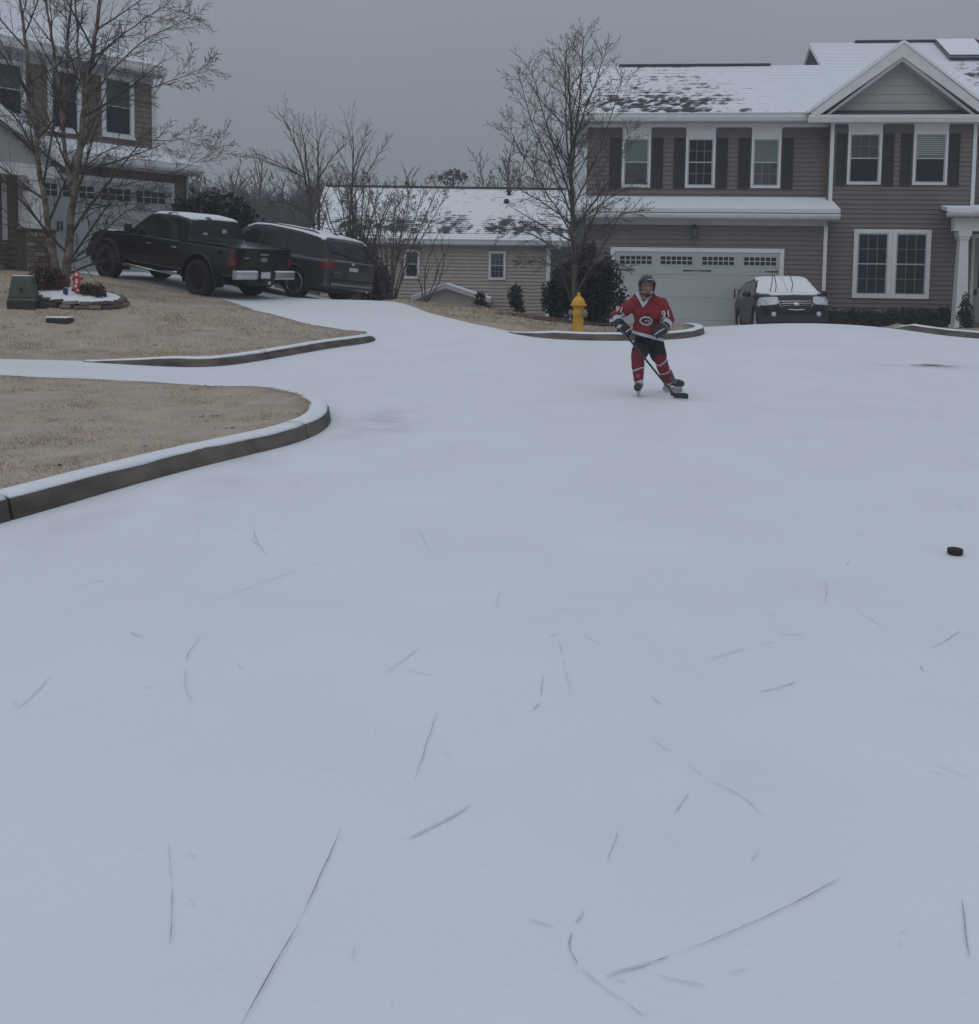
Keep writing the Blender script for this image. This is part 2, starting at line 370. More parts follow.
KALL = np.array([(p.x, p.y) for k in KERBS for p in resample([(q.x, q.y, 0) for q in k], .3)])
def lawn_off(x, y):
    d = np.sqrt(((KALL - (x, y)) ** 2).sum(1).min()); t = max(0, 1 - d / 1.4)
    return .045 + .075 * t
def path_normals(p):
    out = []
    for i in range(len(p)):
        d = (p[min(i + 1, len(p) - 1)] - p[max(i - 1, 0)]); d = Vector((d.x, d.y)).normalized(); out.append(Vector((-d.y, d.x)))
    return out
def kerb(path, side, label, taper=(1.0, 1.0), seg_len=3.0, snow=True, H=.132):
    """kerb stones laid end to end with open joints; side = +1 lawn on the left of the path direction"""
    path = resample([(p.x, p.y, 0) for p in path], .2); nrm = path_normals(path)
    s = [0]
    for a, b in zip(path[:-1], path[1:]): s.append(s[-1] + (b - a).length)
    tot = s[-1]
    def hfac(t):
        return min(1, (t / taper[0]) if taper[0] else 1, ((tot - t) / taper[1]) if taper[1] else 1)
    root = empty('kerb', (path[len(path) // 2].x, path[len(path) // 2].y, 0), label=label, cat='kerb')
    off = root.location; nseg = max(1, round(tot / seg_len)); cap = MB()
    def sample(t):
        i = min(max(0, int(np.searchsorted(s, t)) - 1), len(path) - 2); f = (t - s[i]) / (s[i + 1] - s[i]); return path[i].lerp(path[i + 1], f), nrm[i].lerp(nrm[i + 1], f).normalized()
    def ring(t, prof):
        p, n = sample(t); n = n * side; z = T(p.x, p.y); h = max(.012, H * max(0, hfac(t)))
        return [Vector((p.x + n.x * a, p.y + n.y * a, z + (b * h if b >= 0 else b))) for a, b in prof]
    prof = [(-.005, -.1), (0, 0), (.018, .80), (.032, .94), (.055, 1.0), (.16, 1.0), (.175, .9), (.175, -.1)]
    for k in range(nseg):
        a, b = tot * k / nseg + .010, tot * (k + 1) / nseg - .010
        idx = list(np.linspace(a, b, max(3, int((b - a) / .15))))
        mb = MB(); mb.loft([ring(i, prof) for i in idx]); mb.build('kerb_stone', M['kerb'], root, 40, off=off)
        if snow:
            sp = []
            for i in idx:
                p, n = sample(i); n = n * side; j = noise.noise(Vector((p.x * 3, p.y * 3, 0))) * .016 + noise.noise(Vector((p.x * 11, p.y * 11, 2))) * .008
                z = T(p.x, p.y); h = max(.012, H * max(0, hfac(i)))
                sp.append([Vector((p.x + n.x * q, p.y + n.y * q, z + h + w)) for q, w in [(.026 + j * .6, -.014 + j * .6), (.034 + j * .8, -.001), (.050 + j, .012), (.10, .017), (.165, .014), (.195 + j, .006), (.195 + j, -.02)]])
            c = MB(); c.loft(sp); c.build('snow_cap', M['snow_cap'], root, 'all', off=off)
    return root
kerb(K_NEAR, 1, 'snow topped concrete kerb curving round the nearest lawn', (0, 1.2))
kerb(K_FAR, 1, 'thin snowy kerb at the corner of the lawn below the black pickup', (1.5, .5))
kerb(K_MID, 1, 'low kerb round the grass corner with the yellow hydrant', (1.0, .9))
kerb(K_RIGHT, 1, 'short kerb at the right edge before the porch house', (.5, 0))

def lawn(name, poly, label, step=.35, m='lawn'):
    poly = resample([(p[0], p[1], 0) for p in poly] + [(poly[0][0], poly[0][1], 0)], .25)[:-1]
    P = [(p.x, p.y) for p in poly]; xs_, ys_ = [p[0] for p in P], [p[1] for p in P]
    def inside(x, y):
        c = False
        for (a, b), (c2, d) in zip(P, P[1:] + P[:1]):
            if (b > y) != (d > y) and x < (c2 - a) * (y - b) / (d - b) + a: c = not c
        return c
    A = np.array(P)
    pts = [Vector(p) for p in P]
    for x in np.arange(min(xs_), max(xs_), step):
        for y in np.arange(min(ys_), max(ys_), step):
            q = (x + random.uniform(-.1, .1) * step, y + random.uniform(-.1, .1) * step)
            if inside(*q) and ((A - q) ** 2).sum(1).min() > (step * .5) ** 2: pts.append(Vector(q))
    n = len(P); V, Ed, Fc, *_ = delaunay_2d_cdt(pts, [(i, (i + 1) % n) for i in range(n)], [list(range(n))], 1, 1e-5)
    zs = [T(v.x, v.y) + lawn_off(v.x, v.y) + .02 * noise.noise(Vector((v.x * 1.3, v.y * 1.3, 5))) for v in V]
    mb = MB(); mb.add([(v.x, v.y, z) for v, z in zip(V, zs)], [tuple(f) for f in Fc])
    # turned-down edge
    k = len(mb.v); mb.v += [(V[i].x, V[i].y, zs[i] - .2) for i in range(n)]
    for i in range(n): j = (i + 1) % n; mb.f.append((i, j, k + j, k + i)); mb.m.append(0)
    o = mb.build(name, M[m], None, 'all'); tag(o, label, kind='structure')
    return o, inside, (min(xs_), max(xs_), min(ys_), max(ys_))
def inner(path, side, d=.17):
    path = [Vector((p.x, p.y, 0)) for p in path]; n = path_normals(path)
    return [(p.x + q.x * side * d, p.y + q.y * side * d) for p, q in zip(path, n)]
random.seed(5)
near = inner(K_NEAR, 1) + [(-3.5, 12.0), (-4.9, 12.4), (-6.3, 12.55), (-15, 12.8), (-15, 0)]
farl = inner(K_FAR, 1) + [(-2.7, 18.35), (-3.6, 19.0), (-4.8, 20.2), (-6.25, 22.5), (-8.9, 24.55), (-11.2, 26.1), (-12.2, 26.5), (-13.3, 26.9), (-15, 24.6), (-22, 16.5), (-18, 15.0), (-7.6, 15.05)]
mid = [(-3.2, 28.2), (-2.9, 25.6), (-1.35, 21.75), (-.3, 20.0)] + inner(K_MID, 1) + [(3.3, 23), (2.9, 26), (2.5, 30.5), (2.4, 36), (-9.5, 36), (-9.3, 32), (-6.5, 30)]
right = [(10.0, 29.6), (9.4, 26)] + inner(K_RIGHT, 1) + [(19, 29.6)]
L1 = lawn('lawn', near, 'nearest patch of tan dormant grass inside the curved kerb', .3)
L2 = lawn('lawn', farl, 'sloping tan lawn with the birch tree and utility box', .45)
L3 = lawn('lawn', mid, 'strip of tan grass behind the hydrant and in front of the middle house', .5)
L4 = lawn('lawn', right, 'sliver of tan lawn before the porch at the right edge', .6)
def blades(L, n, h0, h1, label, seed, wid=.006, ymax=99, dens=None):
    rg = random.Random(seed); o, inside, (x0, x1, y0, y1) = L; mb = MB(); V = []; F = []
    pts = []
    while len(pts) < n:
        x, y = rg.uniform(max(x0, -12), x1), rg.uniform(max(y0, 2), min(y1, ymax))
        if not inside(x, y): continue
        nn = noise.noise(Vector((x * 1.1, y * 1.1, seed))) + .6 * noise.noise(Vector((x * 4, y * 4, seed)))
        if rg.random() < .75 + nn * .45: pts.append((x, y, nn))
    Z = Tarr([p[0] for p in pts], [p[1] for p in pts])
    for (x, y, nn), z in zip(pts, Z):
        z += lawn_off(x, y) - .01; a = rg.uniform(0, 6.28); h = rg.uniform(h0, h1) * (1 + .5 * nn); l = rg.uniform(.3, 1.3) * h; w = wid * rg.uniform(.7, 1.5)
        dx, dy = math.cos(a), math.sin(a); b = rg.uniform(0, 6.28); lx, ly = math.cos(b) * l, math.sin(b) * l; k = len(V)
        V += [(x - dx * w, y - dy * w, z), (x + dx * w, y + dy * w, z), (x + lx, y + ly, z + h)]; F.append((k, k + 1, k + 2))
    mb.v, mb.f, mb.m = V, F, [0] * len(F)
    return tag(mb.build('grass', M['grass'], None, fix=False), label, 'grass', kind='stuff')
blades(L1, 105000, .010, .030, 'short straw coloured grass on the nearest lawn', 1, .0045)
blades(L2, 60000, .018, .038, 'short straw coloured grass on the sloping lawn under the birch', 2, .008)
blades(L3, 16000, .03, .06, 'straw coloured grass round the yellow hydrant', 3, .012, 27)
blades(L4, 5000, .03, .06, 'straw coloured grass at the right edge', 4, .012)

def edge_tufts():
    rg = random.Random(9); V, F = [], []
    for path in (K_NEAR, K_FAR):
        pts = resample([(q.x, q.y, 0) for q in path], .012); nr = path_normals(pts)
        for p, n in zip(pts, nr):
            for _ in range(3 if path is K_NEAR else 1):
                d = .17 + abs(rg.gauss(0, .05)); x, y = p.x + n.x * d, p.y + n.y * d; z = T(x, y) + lawn_off(x, y) - .01; a = rg.uniform(0, 6.28); h = rg.uniform(.015, .042) * (1 + .6 * noise.noise(Vector((x * 5, y * 5, 0)))); b = rg.uniform(0, 6.28); w = .0055; k = len(V)
                V += [(x - math.cos(a) * w, y - math.sin(a) * w, z), (x + math.cos(a) * w, y + math.sin(a) * w, z), (x + math.cos(b) * h - n.x * .012, y + math.sin(b) * h - n.y * .012, z + h)]; F.append((k, k + 1, k + 2))
    mb = MB(); mb.v, mb.f, mb.m = V, F, [0] * len(F); return tag(mb.build('grass', M['grass'], None, fix=False), 'ragged straw coloured grass tufts along the snowy kerbs', 'grass', kind='stuff')
edge_tufts()
def litter(L, n, seed, label):
    rg = random.Random(seed); o, inside, (x0, x1, y0, y1) = L; mb = MB()
    while n:
        x, y = rg.uniform(max(x0, -9), x1), rg.uniform(max(y0, 4), y1)
        if not inside(x, y): continue
        n -= 1; a = rg.gauss(0, .4)
        for _ in range(rg.randint(2, 9)):
            px, py = x + rg.gauss(0, .09), y + rg.gauss(0, .035); z = T(px, py) + lawn_off(px, py) + .008; l, w = rg.uniform(.012, .035), rg.uniform(.004, .011); b = a + rg.gauss(0, .5); c, s_ = math.cos(b), math.sin(b); h = rg.uniform(0, .012)
            mb.add([(px - c * l, py - s_ * l, z), (px + s_ * w, py - c * w, z + h), (px + c * l, py + s_ * l, z + .004), (px - s_ * w, py + c * w, z + h)], [(0, 1, 2, 3)])
    return tag(mb.build('leaf_litter', M['leaf_brown'], None, fix=False), label, 'leaf litter', kind='stuff')
litter(L1, 90, 3, 'dark scraps of dead leaves on the nearest lawn'); litter(L2, 70, 4, 'dark scraps of dead leaves on the sloping lawn')
# ------------------------------------------------------------------ scratches that skates cut through the thin snow
def marks():
    S = [  # pixel polyline, strength, width in mm
     ([(223,520),(248,538),(263,549),(271,565)],1,9),([(254,526),(254,538),(263,550)],2,7),([(209,603),(250,588),(290,573),(318,563)],1,8),([(309,565),(318,563)],2,9),([(123,626),(132,635),(142,639)],2,9),
     ([(201,638),(188,654),(187,662)],2,7),([(186,668),(184,690),(193,704)],1,8),([(15,711),(33,697),(53,675)],1,9),([(437,711),(426,748),(414,783)],2,7),([(407,840),(440,825),(472,806)],1,16),
     ([(169,842),(172,888)],1,7),([(172,888),(172,920),(170,948)],2,6),([(342,829),(301,921)],3,6),([(300,923),(270,975),(240,1030)],3,7),([(416,525),(430,553)],1,7),([(57,592),(110,579)],1,8),
     ([(383,675),(400,664),(421,648)],1,8),([(400,668),(438,679)],1,7),([(392,1000),(392,1024)],1,5),([(651,740),(680,760),(703,777)],1,6),([(706,781),(725,789),(745,800),(764,819)],2,5),
     ([(689,795),(681,804),(675,816)],1,9),([(618,833),(613,848),(607,864)],2,6),([(593,895),(580,915),(574,930)],1,12),([(571,935),(569,948),(577,967)],2,8),([(580,970),(602,989),(625,1004)],1,7),([(625,1004),(648,1022)],2,7),
     ([(867,862),(837,882),(786,910)],1,6),([(837,882),(786,910),(709,944),(665,960)],2,5),([(670,958),(651,965)],3,8),([(655,964),(630,971),(605,979)],1,14),([(962,902),(964,928),(969,961)],2,7),
     ([(760,693),(776,690),(796,683)],2,9),([(709,660),(730,654),(750,648)],1,9),([(755,647),(776,642)],1,6),([(778,635),(795,635),(803,638)],1,12),([(928,650),(945,643),(960,632)],2,7),
     ([(820,580),(828,585),(825,604)],2,6),([(920,666),(924,673)],2,8),([(543,675),(541,698)],2,7),([(559,643),(562,654)],2,6),([(562,655),(571,698)],1,6),([(549,638),(560,633)],1,8),([(582,634),(601,646)],1,8),
     ([(852,607),(888,632)],1,6),([(820,614),(857,624)],1,6),([(750,864),(760,851)],1,9),([(844,594),(863,592)],1,7),([(495,610),(500,589)],1,7),([(526,920),(556,930)],1,8),([(765,612),(776,618)],1,7),
     ([(928,762),(975,782)],1,6),([(612,523),(622,520)],2,6),([(850,535),(866,536)],1,14),([(847,567),(850,560)],2,6),([(653,977),(708,988)],1,8),([(532,712),(540,703)],2,8),([(610,981),(640,985)],1,7)]
    rg = random.Random(11)
    for _ in range(45):
        x, y = rg.uniform(0, 979), rg.uniform(430, 1010) ; a = rg.uniform(-.5, .5) + rg.choice((0, 0, 1.2)); l = rg.uniform(6, 26) * (y / 800)
        S.append(([(x, y), (x + l * math.cos(a), y + l * math.sin(a) * .6)], 1, rg.uniform(4, 9)))
    for pts, st, w in S:
        P = [onT(*p) for p in pts]; P = smooth_path(P, 2) if len(P) > 2 else P
        P = [p for p in P if p.y > 1.5]
        if len(P) < 2 or any(math.hypot(p.x + 2.2, p.y - 7.5) < .2 or (p.x < -.9 - .0 * p.y and p.y > 5.2 and p.x < -2.4 + .3 * (p.y - 5.2)) for p in P): continue
        P = resample(P, .02); n = path_normals(P); mb = MB(); L = len(P); ph = rg.uniform(0, 50)
        quads = []
        for i in range(L):
            t = i / max(1, L - 1); env = min(1, 3.5 * t + .06, 3.5 * (1 - t) + .06)
            a = w * .00015 * env * (1 + .7 * noise.noise(Vector((i * .35, ph, 0)))) * (1.15 if st > 1 else 1.3)
            keep = noise.noise(Vector((i * .16, ph, 4))) > (-.8 if st == 3 else -.5 if st == 2 else -.3)
            jit = noise.noise(Vector((i * .25, ph, 9))) * w * .0004
            c = P[i]; z = T(c.x, c.y) + .0065
            quads.append((keep, (c.x + n[i].x * (jit - a), c.y + n[i].y * (jit - a), z), (c.x + n[i].x * (jit + a), c.y + n[i].y * (jit + a), z)))
        for q, r_ in zip(quads[:-1], quads[1:]):
            if q[0] and r_[0]: mb.add([q[1], q[2], r_[2], r_[1]], [(0, 1, 2, 3)])
        if mb.f: mb.build('skate_mark', M[('scrape_soft', 'scrape_mid', 'scrape')[st - 1]], street, fix=False)
marks()
def patch(c, rx, ry, m, name, seed, rot=0, dz=.0066, rough=.4, parent=street):
    mb = MB(); vs = []
    for k in range(40):
        a = 2 * math.pi * k / 40; r = 1 + rough * noise.noise(Vector((math.cos(a) * 2, math.sin(a) * 2, seed)))
        x, y = rx * r * math.cos(a), ry * r * math.sin(a)
        X, Y = c[0] + x * math.cos(rot) - y * math.sin(rot), c[1] + x * math.sin(rot) + y * math.cos(rot); vs.append((X, Y, T(X, Y) + dz))
    mb.add(vs + [(c[0], c[1], T(*c) + dz)], [(i, (i + 1) % 40, 40) for i in range(40)]); return mb.build(name, M[m], parent, fix=False)
q = onT(932, 365.5); patch((q.x, q.y), .34, .13, 'scrape_soft', 'bare_patch', 3); patch((q.x, q.y), .22, .085, 'scrape_mid', 'bare_patch', 8, 0, .0086); patch((q.x - .03, q.y - .02), .15, .05, 'asphalt', 'bare_patch', 8, 0, .0106)
# ------------------------------------------------------------------ house kit (front faces local -y)
def wall_part(root, x0, x1, z0, z1, y, depth, m, course=0.16, boards=True, name='wall', lap=.034):
    w = MB().box(x0, x1, y, y + depth, z0, z1).build(name, M[m], root)
    if boards:
        mb = MB(); t0, t1 = lap, .004; c = course
        mb.add([(x0, y - t0, 0), (x1, y - t0, 0), (x1, y - t1, c), (x0, y - t1, c), (x0, y + .01, 0), (x1, y + .01, 0), (x1, y + .01, c), (x0, y + .01, c)],
               [(0, 1, 2, 3), (4, 7, 6, 5), (0, 4, 5, 1), (3, 2, 6, 7), (0, 3, 7, 4), (1, 5, 6, 2)])
        me = mb.mesh('siding_board', M[m]); n = int((z1 - z0) / c)
        for k in range(n):
            o = bpy.data.objects.new('siding_board', me); link(o, w); o.location = (0, 0, z0 + k * c)
    return w
def window(root, x0, x1, z0, z1, y, trim=.07, sash=.035, grid=None, up='glass', lo='glass', sill=True, mull=.018, grid_lo=True):
    f = MB(); F, B = y - .075, y - .004
    f.box(x0, x0 + trim, F, B, z0, z1); f.box(x1 - trim, x1, F, B, z0, z1)
    f.box(x0 + trim, x1 - trim, F, B, z1 - trim, z1); f.box(x0 + trim, x1 - trim, F, B, z0, z0 + trim)
    if sill: f.box(x0 - .03, x1 + .03, F - .03, F - .001, z0 - .02, z0 + .04)
    win = f.build('window', M['white'], root, bevel=.006)
    a, b, c, d = x0 + trim, x1 - trim, z0 + trim, z1 - trim; zm = (c + d) / 2
    s = MB(); G = y - .062
    for p, q, yy in ((zm - sash / 2, d, G), (c, zm + sash / 2, G + .012)):
        s.box(a, a + sash, yy, B, p, q); s.box(b - sash, b, yy, B, p, q)
        s.box(a + sash, b - sash, yy, B, q - sash, q); s.box(a + sash, b - sash, yy, B, p, p + sash)
    s.build('sash', M['white_dull'], win)
    MB().box(a + sash, b - sash, y - .046, y - .040, zm, d - sash).build('pane', M[up], win)
    MB().box(a + sash, b - sash, y - .042, y - .036, c + sash, zm).build('pane', M[lo], win)
    if grid:
        nx, nz_ = grid; g = MB()
        for (p, q, yy) in ((zm + sash / 2, d - sash, -.052), (c + sash, zm - sash / 2, -.048)) if grid_lo else ((zm + sash / 2, d - sash, -.052),):
            for i in range(1, nx): xx = a + sash + (b - a - 2 * sash) * i / nx; g.box(xx - mull / 2, xx + mull / 2, y + yy, y + yy + .005, p, q)
            for i in range(1, nz_): zz = p + (q - p) * i / nz_; g.box(a + sash, b - sash, y + yy + .001, y + yy + .004, zz - mull / 2, zz + mull / 2)
        g.build('muntin', M['muntin'], win)
    return win
def shutter(root, x0, x1, z0, z1, y):
    s = MB(); fr = .05
    s.box(x0, x0 + fr, y - .072, y - .036, z0, z1); s.box(x1 - fr, x1, y - .072, y - .036, z0, z1)
    for zz in (z0, (z0 + z1) / 2 - fr / 2, z1 - fr): s.box(x0 + fr, x1 - fr, y - .072, y - .036, zz, zz + fr)
    o = s.build('shutter', M['shutter'], root); n = int((z1 - z0) / .075); sl = MB()
    for k in range(n):
        z = z0 + .04 + k * (z1 - z0 - .08) / n
        sl.add([(x0 + fr, y - .062, z), (x1 - fr, y - .062, z), (x1 - fr, y - .042, z + .07), (x0 + fr, y - .042, z + .07)], [(0, 1, 2, 3)])
    sl.build('louvre', M['shutter'], o); return o
def roof_slab(root, p0, p1, p2, p3, bare, name='roof', m='roof', course=.15, step=.12, thick=.10, snow_h=.03, off=(0, 0, 0)):
    """p0 eave left, p1 eave right, p2 ridge right, p3 ridge left; stepped shingle courses carrying snow"""
    p0, p1, p2, p3 = map(Vector, (p0, p1, p2, p3)); nrm = (p1 - p0).cross(p3 - p0).normalized()
    if nrm.z < 0: nrm = -nrm
    L = ((p3 - p0).length + (p2 - p1).length) / 2; nc = max(2, int(L / course)); nx = max(2, int((p1 - p0).length / step))
    V, F, B = [], [], []
    for r in range(nc):
        for e in (0, 1):
            t = (r + e) / nc
            for i in range(nx + 1):
                s_ = i / nx; p = p0.lerp(p3, t).lerp(p1.lerp(p2, t), s_)
                b = bare(s_, t); b = b * (1.25 if e == 0 else .85) + (.10 if e == 0 and b > .12 else 0); B.append(b)
                V.append(p + nrm * ((.016 if e == 0 else .0) + snow_h * max(0, 1 - b * 1.3) - Vector(off).length * 0))
    w = nx + 1
    for r in range(nc * 2 - 1):
        for i in range(nx): F.append((r * w + i, r * w + i + 1, (r + 1) * w + i + 1, (r + 1) * w + i))
    # underside and edges
    k = len(V); border = [i for i in range(w)] + [r * w + nx for r in range(1, nc * 2)] + [(nc * 2 - 1) * w + i for i in range(nx - 1, -1, -1)] + [r * w for r in range(nc * 2 - 2, 0, -1)]
    for i in border: V.append(Vector(V[i]) - nrm * (thick + .03)); B.append(.1)
    nb = len(border)
    for j in range(nb): F.append((border[j], k + j, k + (j + 1) % nb, border[(j + 1) % nb]))
    F.append(tuple(range(k, k + nb)))
    mb = MB(); mb.add([v - Vector(off) for v in V], F); o = mb.build(name, M[m], root, fix=False)
    at_ = o.data.attributes.new('bare', 'FLOAT', 'POINT'); at_.data.foreach_set('value', B); return o
def fbm(x, y, s=0): return noise.noise(Vector((x, y, s))) + .5 * noise.noise(Vector((x * 2.1, y * 2.1, s + 3))) + .25 * noise.noise(Vector((x * 4.3, y * 4.3, s + 6)))
def gutter(root, x0, x1, y, z, m='white', h=.13, d=.12):
    mb = MB(); prof = [(0, 0), (-d * .55, 0), (-d, h * .6), (-d, h), (-d + .012, h), (-d + .012, h * .7), (0, h * .7)]
    mb.loft([[Vector((x, y + a, z + b)) for a, b in prof] for x in (x0, x1)]); return mb.build('gutter', M[m], root)

# ------------------------------------------------------------------ the taupe house across the street
GY = 30.8; UY = 31.75; RY = 31.3
HPHI = R(-5.5)
RH = empty('house', (6, GY, 0), HPHI, label='grey brown two storey house with white garage door, black shutters and front gable', cat='house')
Rinv = (Matrix.Translation((6, GY, 0)) @ Matrix.Rotation(HPHI, 4, 'Z')).inverted()
def loc(px, py, Y):          # facade coordinates of a photo position on the plane Y - GY behind the garage front
    o = Rinv @ Vector((0, 0, CAM_Z)); d = Rinv.to_3x3() @ ray(px, py); return o + d * ((Y - GY - o.y) / d.y)
def X(px, Y=GY): return loc(px, 300, Y).x
def Xa(px, py, Y): return loc(px, py, Y).x
def Z(py, Y=GY, px=720): return loc(px, py, Y).z
dy = lambda Y: Y - GY
zb = -.55
# garage storey
gx0, gx1 = X(585), X(823)
wall_part(RH, gx0, gx1, zb, Z(216), 0, .18, 'taupe', .145)
MB().box(gx0, gx0 + .15, .18, 7.5, zb, Z(216)).build('side_wall', M['taupe'], RH)
dx0, dx1, dz1 = X(613.5), X(778), Z(252.5)
tr = MB().box(dx0 - .13, dx0, -.07, -.002, zb, dz1 + .13); tr.box(dx1, dx1 + .13, -.07, -.002, zb, dz1 + .13); tr.box(dx0, dx1, -.07, -.002, dz1, dz1 + .13)
tr.build('garage_trim', M['white'], RH, bevel=.008)
def garage_door(root, x0, x1, z0, z1, y, wins, wz0, wz1, hinge_z, hinges, handles, hz, groups=(6, 2), m='door_white'):
    d = MB(); n = 4; hh = (z1 - z0) / n
    for k in range(n): d.box(x0, x1, y - .045, y - .036, z0 + k * hh + .004, z0 + (k + 1) * hh - .004)
    for i in range(5): xx = x0 + (x1 - x0) * i / 4; d.box(max(x0, xx - .05), min(x1, xx + .05), y - .053, y - .0455, z0, wz0 - .12)
    for i in range(4):
        xa, xb = x0 + (x1 - x0) * i / 4 + .05, x0 + (x1 - x0) * (i + 1) / 4 - .05
        for k in range(1, 9): xx = xa + (xb - xa) * k / 9; d.box(xx - .004, xx + .004, y - .0475, y - .0452, z0 + .05, wz0 - .16)
    door = d.build('garage_door', M[m], root)
    for a, b in wins:
        w = MB().box(a - .04, a, y - .058, y - .046, wz0 - .04, wz1 + .04); w.box(b, b + .04, y - .058, y - .046, wz0 - .04, wz1 + .04)
        w.box(a, b, y - .058, y - .046, wz1, wz1 + .04); w.box(a, b, y - .058, y - .046, wz0 - .04, wz0)
        nx, nz_ = groups
        for k in range(1, nx): xx = a + (b - a) * k / nx; w.box(xx - .014, xx + .014, y - .056, y - .049, wz0, wz1)
        for k in range(1, nz_): zz = wz0 + (wz1 - wz0) * k / nz_; w.box(a, b, y - .0555, y - .0495, zz - .014, zz + .014)
        w.build('window_frame', M['white_dull'], door)
        MB().box(a, b, y - .0492, y - .0458, wz0, wz1).build('pane', M['glass'], door)
    for a, b in hinges: MB().prism([(a, hinge_z - .022), (b, hinge_z - .012), (b, hinge_z + .012), (a, hinge_z + .022)], y - .062, y - .0535).build('strap_hinge', M['black'], door)
    for a in handles: MB().box(a - .018, a + .018, y - .09, y - .054, hz - .14, hz + .14).build('handle', M['black'], door, bevel=.008)
    return door
garage_door(RH, dx0, dx1, zb, dz1, 0, [(X(a), X(b)) for a, b in ((619, 650.5), (659.5, 691), (701, 732.5), (742.5, 774.5))], Z(265), Z(257), Z(271),
            [(X(615), X(634)), (X(682), X(696)), (X(710), X(696.5)), (X(777), X(764))], [X(734), X(738.2)], Z(293.5))
def lantern(root, x, y, z, s=1.0):
    l = MB(); l.box(x - .05 * s, x + .05 * s, y - .03, y, z - .02, z + .12 * s); l.box(x - .02, x + .02, y - .12 * s, y - .03, z + .05 * s, z + .08 * s)
    l.lathe([(.02, .20), (.09, .10), (.10, .085), (.075, .08), (.065, -.10), (.085, -.11), (.07, -.13), (.01, -.14)], 8, Matrix.Translation((x, y - .15 * s, z)) @ Matrix.Scale(s, 4))
    o = l.build('wall_lantern', M['black'], root, 30)
    MB().lathe([(.058, -.09), (.066, .07)], 8, Matrix.Translation((x, y - .15 * s, z)) @ Matrix.Scale(s * 1.18, 4)).build('lantern_glass', M['glass_grey'], o); return o
lantern(RH, X(692), -.035, Z(233), 1.25)
# pent roof over the garage
ey = -.50; ez = Z(210.5, GY - .5); wz = Z(198.5, UY)
ex0, ex1 = X(583, GY - .5) - .25, X(837, GY - .5)
roof_slab(RH, (ex0, ey, ez), (ex1, ey, ez), (ex1, dy(UY) - .01, wz), (ex0, dy(UY) - .01, wz), lambda s, t: .05, 'pent_roof', snow_h=.06)
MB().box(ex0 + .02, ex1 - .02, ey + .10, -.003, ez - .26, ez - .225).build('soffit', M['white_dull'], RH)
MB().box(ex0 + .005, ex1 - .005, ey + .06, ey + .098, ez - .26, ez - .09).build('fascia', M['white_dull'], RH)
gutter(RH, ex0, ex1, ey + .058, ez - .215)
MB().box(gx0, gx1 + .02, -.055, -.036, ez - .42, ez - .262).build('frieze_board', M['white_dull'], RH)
# upper storey over the garage
ux0, ux1 = X(584, UY), X(824, UY); uz0, uz1 = wz - .3, Z(121, UY)
wall_part(RH, ux0, ux1, uz0, uz1, dy(UY), .18, 'taupe', .145)
MB().box(ux0, ux0 + .15, dy(UY) + .18, 7.5, uz0, uz1).build('side_wall', M['taupe'], RH)
def head_board(root, x0, x1, z0, z1, y):
    r = .09; P = [(x0, z0), (x1, z0), (x1, z1 - r)]
    P += [(x1 + r - r * math.cos(a), z1 - r + r * math.sin(a)) for a in [math.pi / 2 * k / 5 for k in range(1, 6)]]
    P += [(x0 - r + r * math.cos(a), z1 - r + r * math.sin(a)) for a in [math.pi / 2 * k / 5 for k in range(5, 0, -1)]] + [(x0, z1 - r)]
    return MB().prism(P, y - .07, y - .036).build('head_board', M['white'], root)
yU = dy(UY)
for a, b, g, up, lo in ((622, 650.5, None, 'glass_teal', 'glass_grey'), (685.5, 715, (3, 2), 'glass', 'glass'), (751, 780.5, (3, 2), 'glass_teal', 'glass_grey')):
    xa, xb = Xa(a, 160, UY), Xa(b, 160, UY)
    window(RH, xa, xb, Z(188, UY), Z(137, UY), yU, .065, .04, g, up, lo, False, .02)
    head_board(RH, xa, xb, Z(137, UY) + .002, Z(127.5, UY), yU)
for a, b in ((609, 621), (651.5, 663.5), (673, 685), (716, 728), (737.5, 750), (781.5, 793.5)):
    shutter(RH, Xa(a, 160, UY) + .02, Xa(b, 160, UY) - .02, Z(188.5, UY), Z(138, UY), yU)
EY = UY - .55; gz = Z(121.5, EY)
MB().box(ux0 - .02, ux1, yU - .05, yU - .036, Z(127.5, UY), gz + .02).build('frieze_board', M['white'], RH)
rx0, rx1 = Xa(588, 115, EY) - .5, Xa(818, 115, EY)
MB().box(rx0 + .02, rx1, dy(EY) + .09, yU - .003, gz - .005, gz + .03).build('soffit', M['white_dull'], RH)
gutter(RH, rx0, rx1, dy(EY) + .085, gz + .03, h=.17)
ridgeY = 35.0; rz = Z(66.5, ridgeY); eaz = gz + .24
def bare_low(s, t):
    x = s * 8.0
    g = math.exp(-((x - 2.3) / 2.1) ** 2 - ((t - .20) / .13) ** 2) * .80 + math.exp(-((x - 4.0) / 2.8) ** 2 - ((t - .05) / .025) ** 2) * .9
    g += .42 * math.exp(-((x - 2.0) / 3.2) ** 2 - ((t - .5) / .34) ** 2)
    row = int(t * 33); st = (.48 if row % 2 else .20) * (.35 + .65 * abs(noise.noise(Vector((x * 1.6, row * 3.7, 2))))) * max(0, 1 - abs(x - 3.2) / 4.6)
    return .03 + g * (.50 + 1.15 * noise.noise(Vector((x * 5.5, row * 7.3, 1))) + .4 * fbm(x * 1.3, t * 6, 4)) + st
rsl = (rz - eaz) / (ridgeY - EY); hr = ridgeY + 1.5
for _ in range(20): hz = Z(43.5, hr, 870); hr = EY + (hz - eaz) / rsl
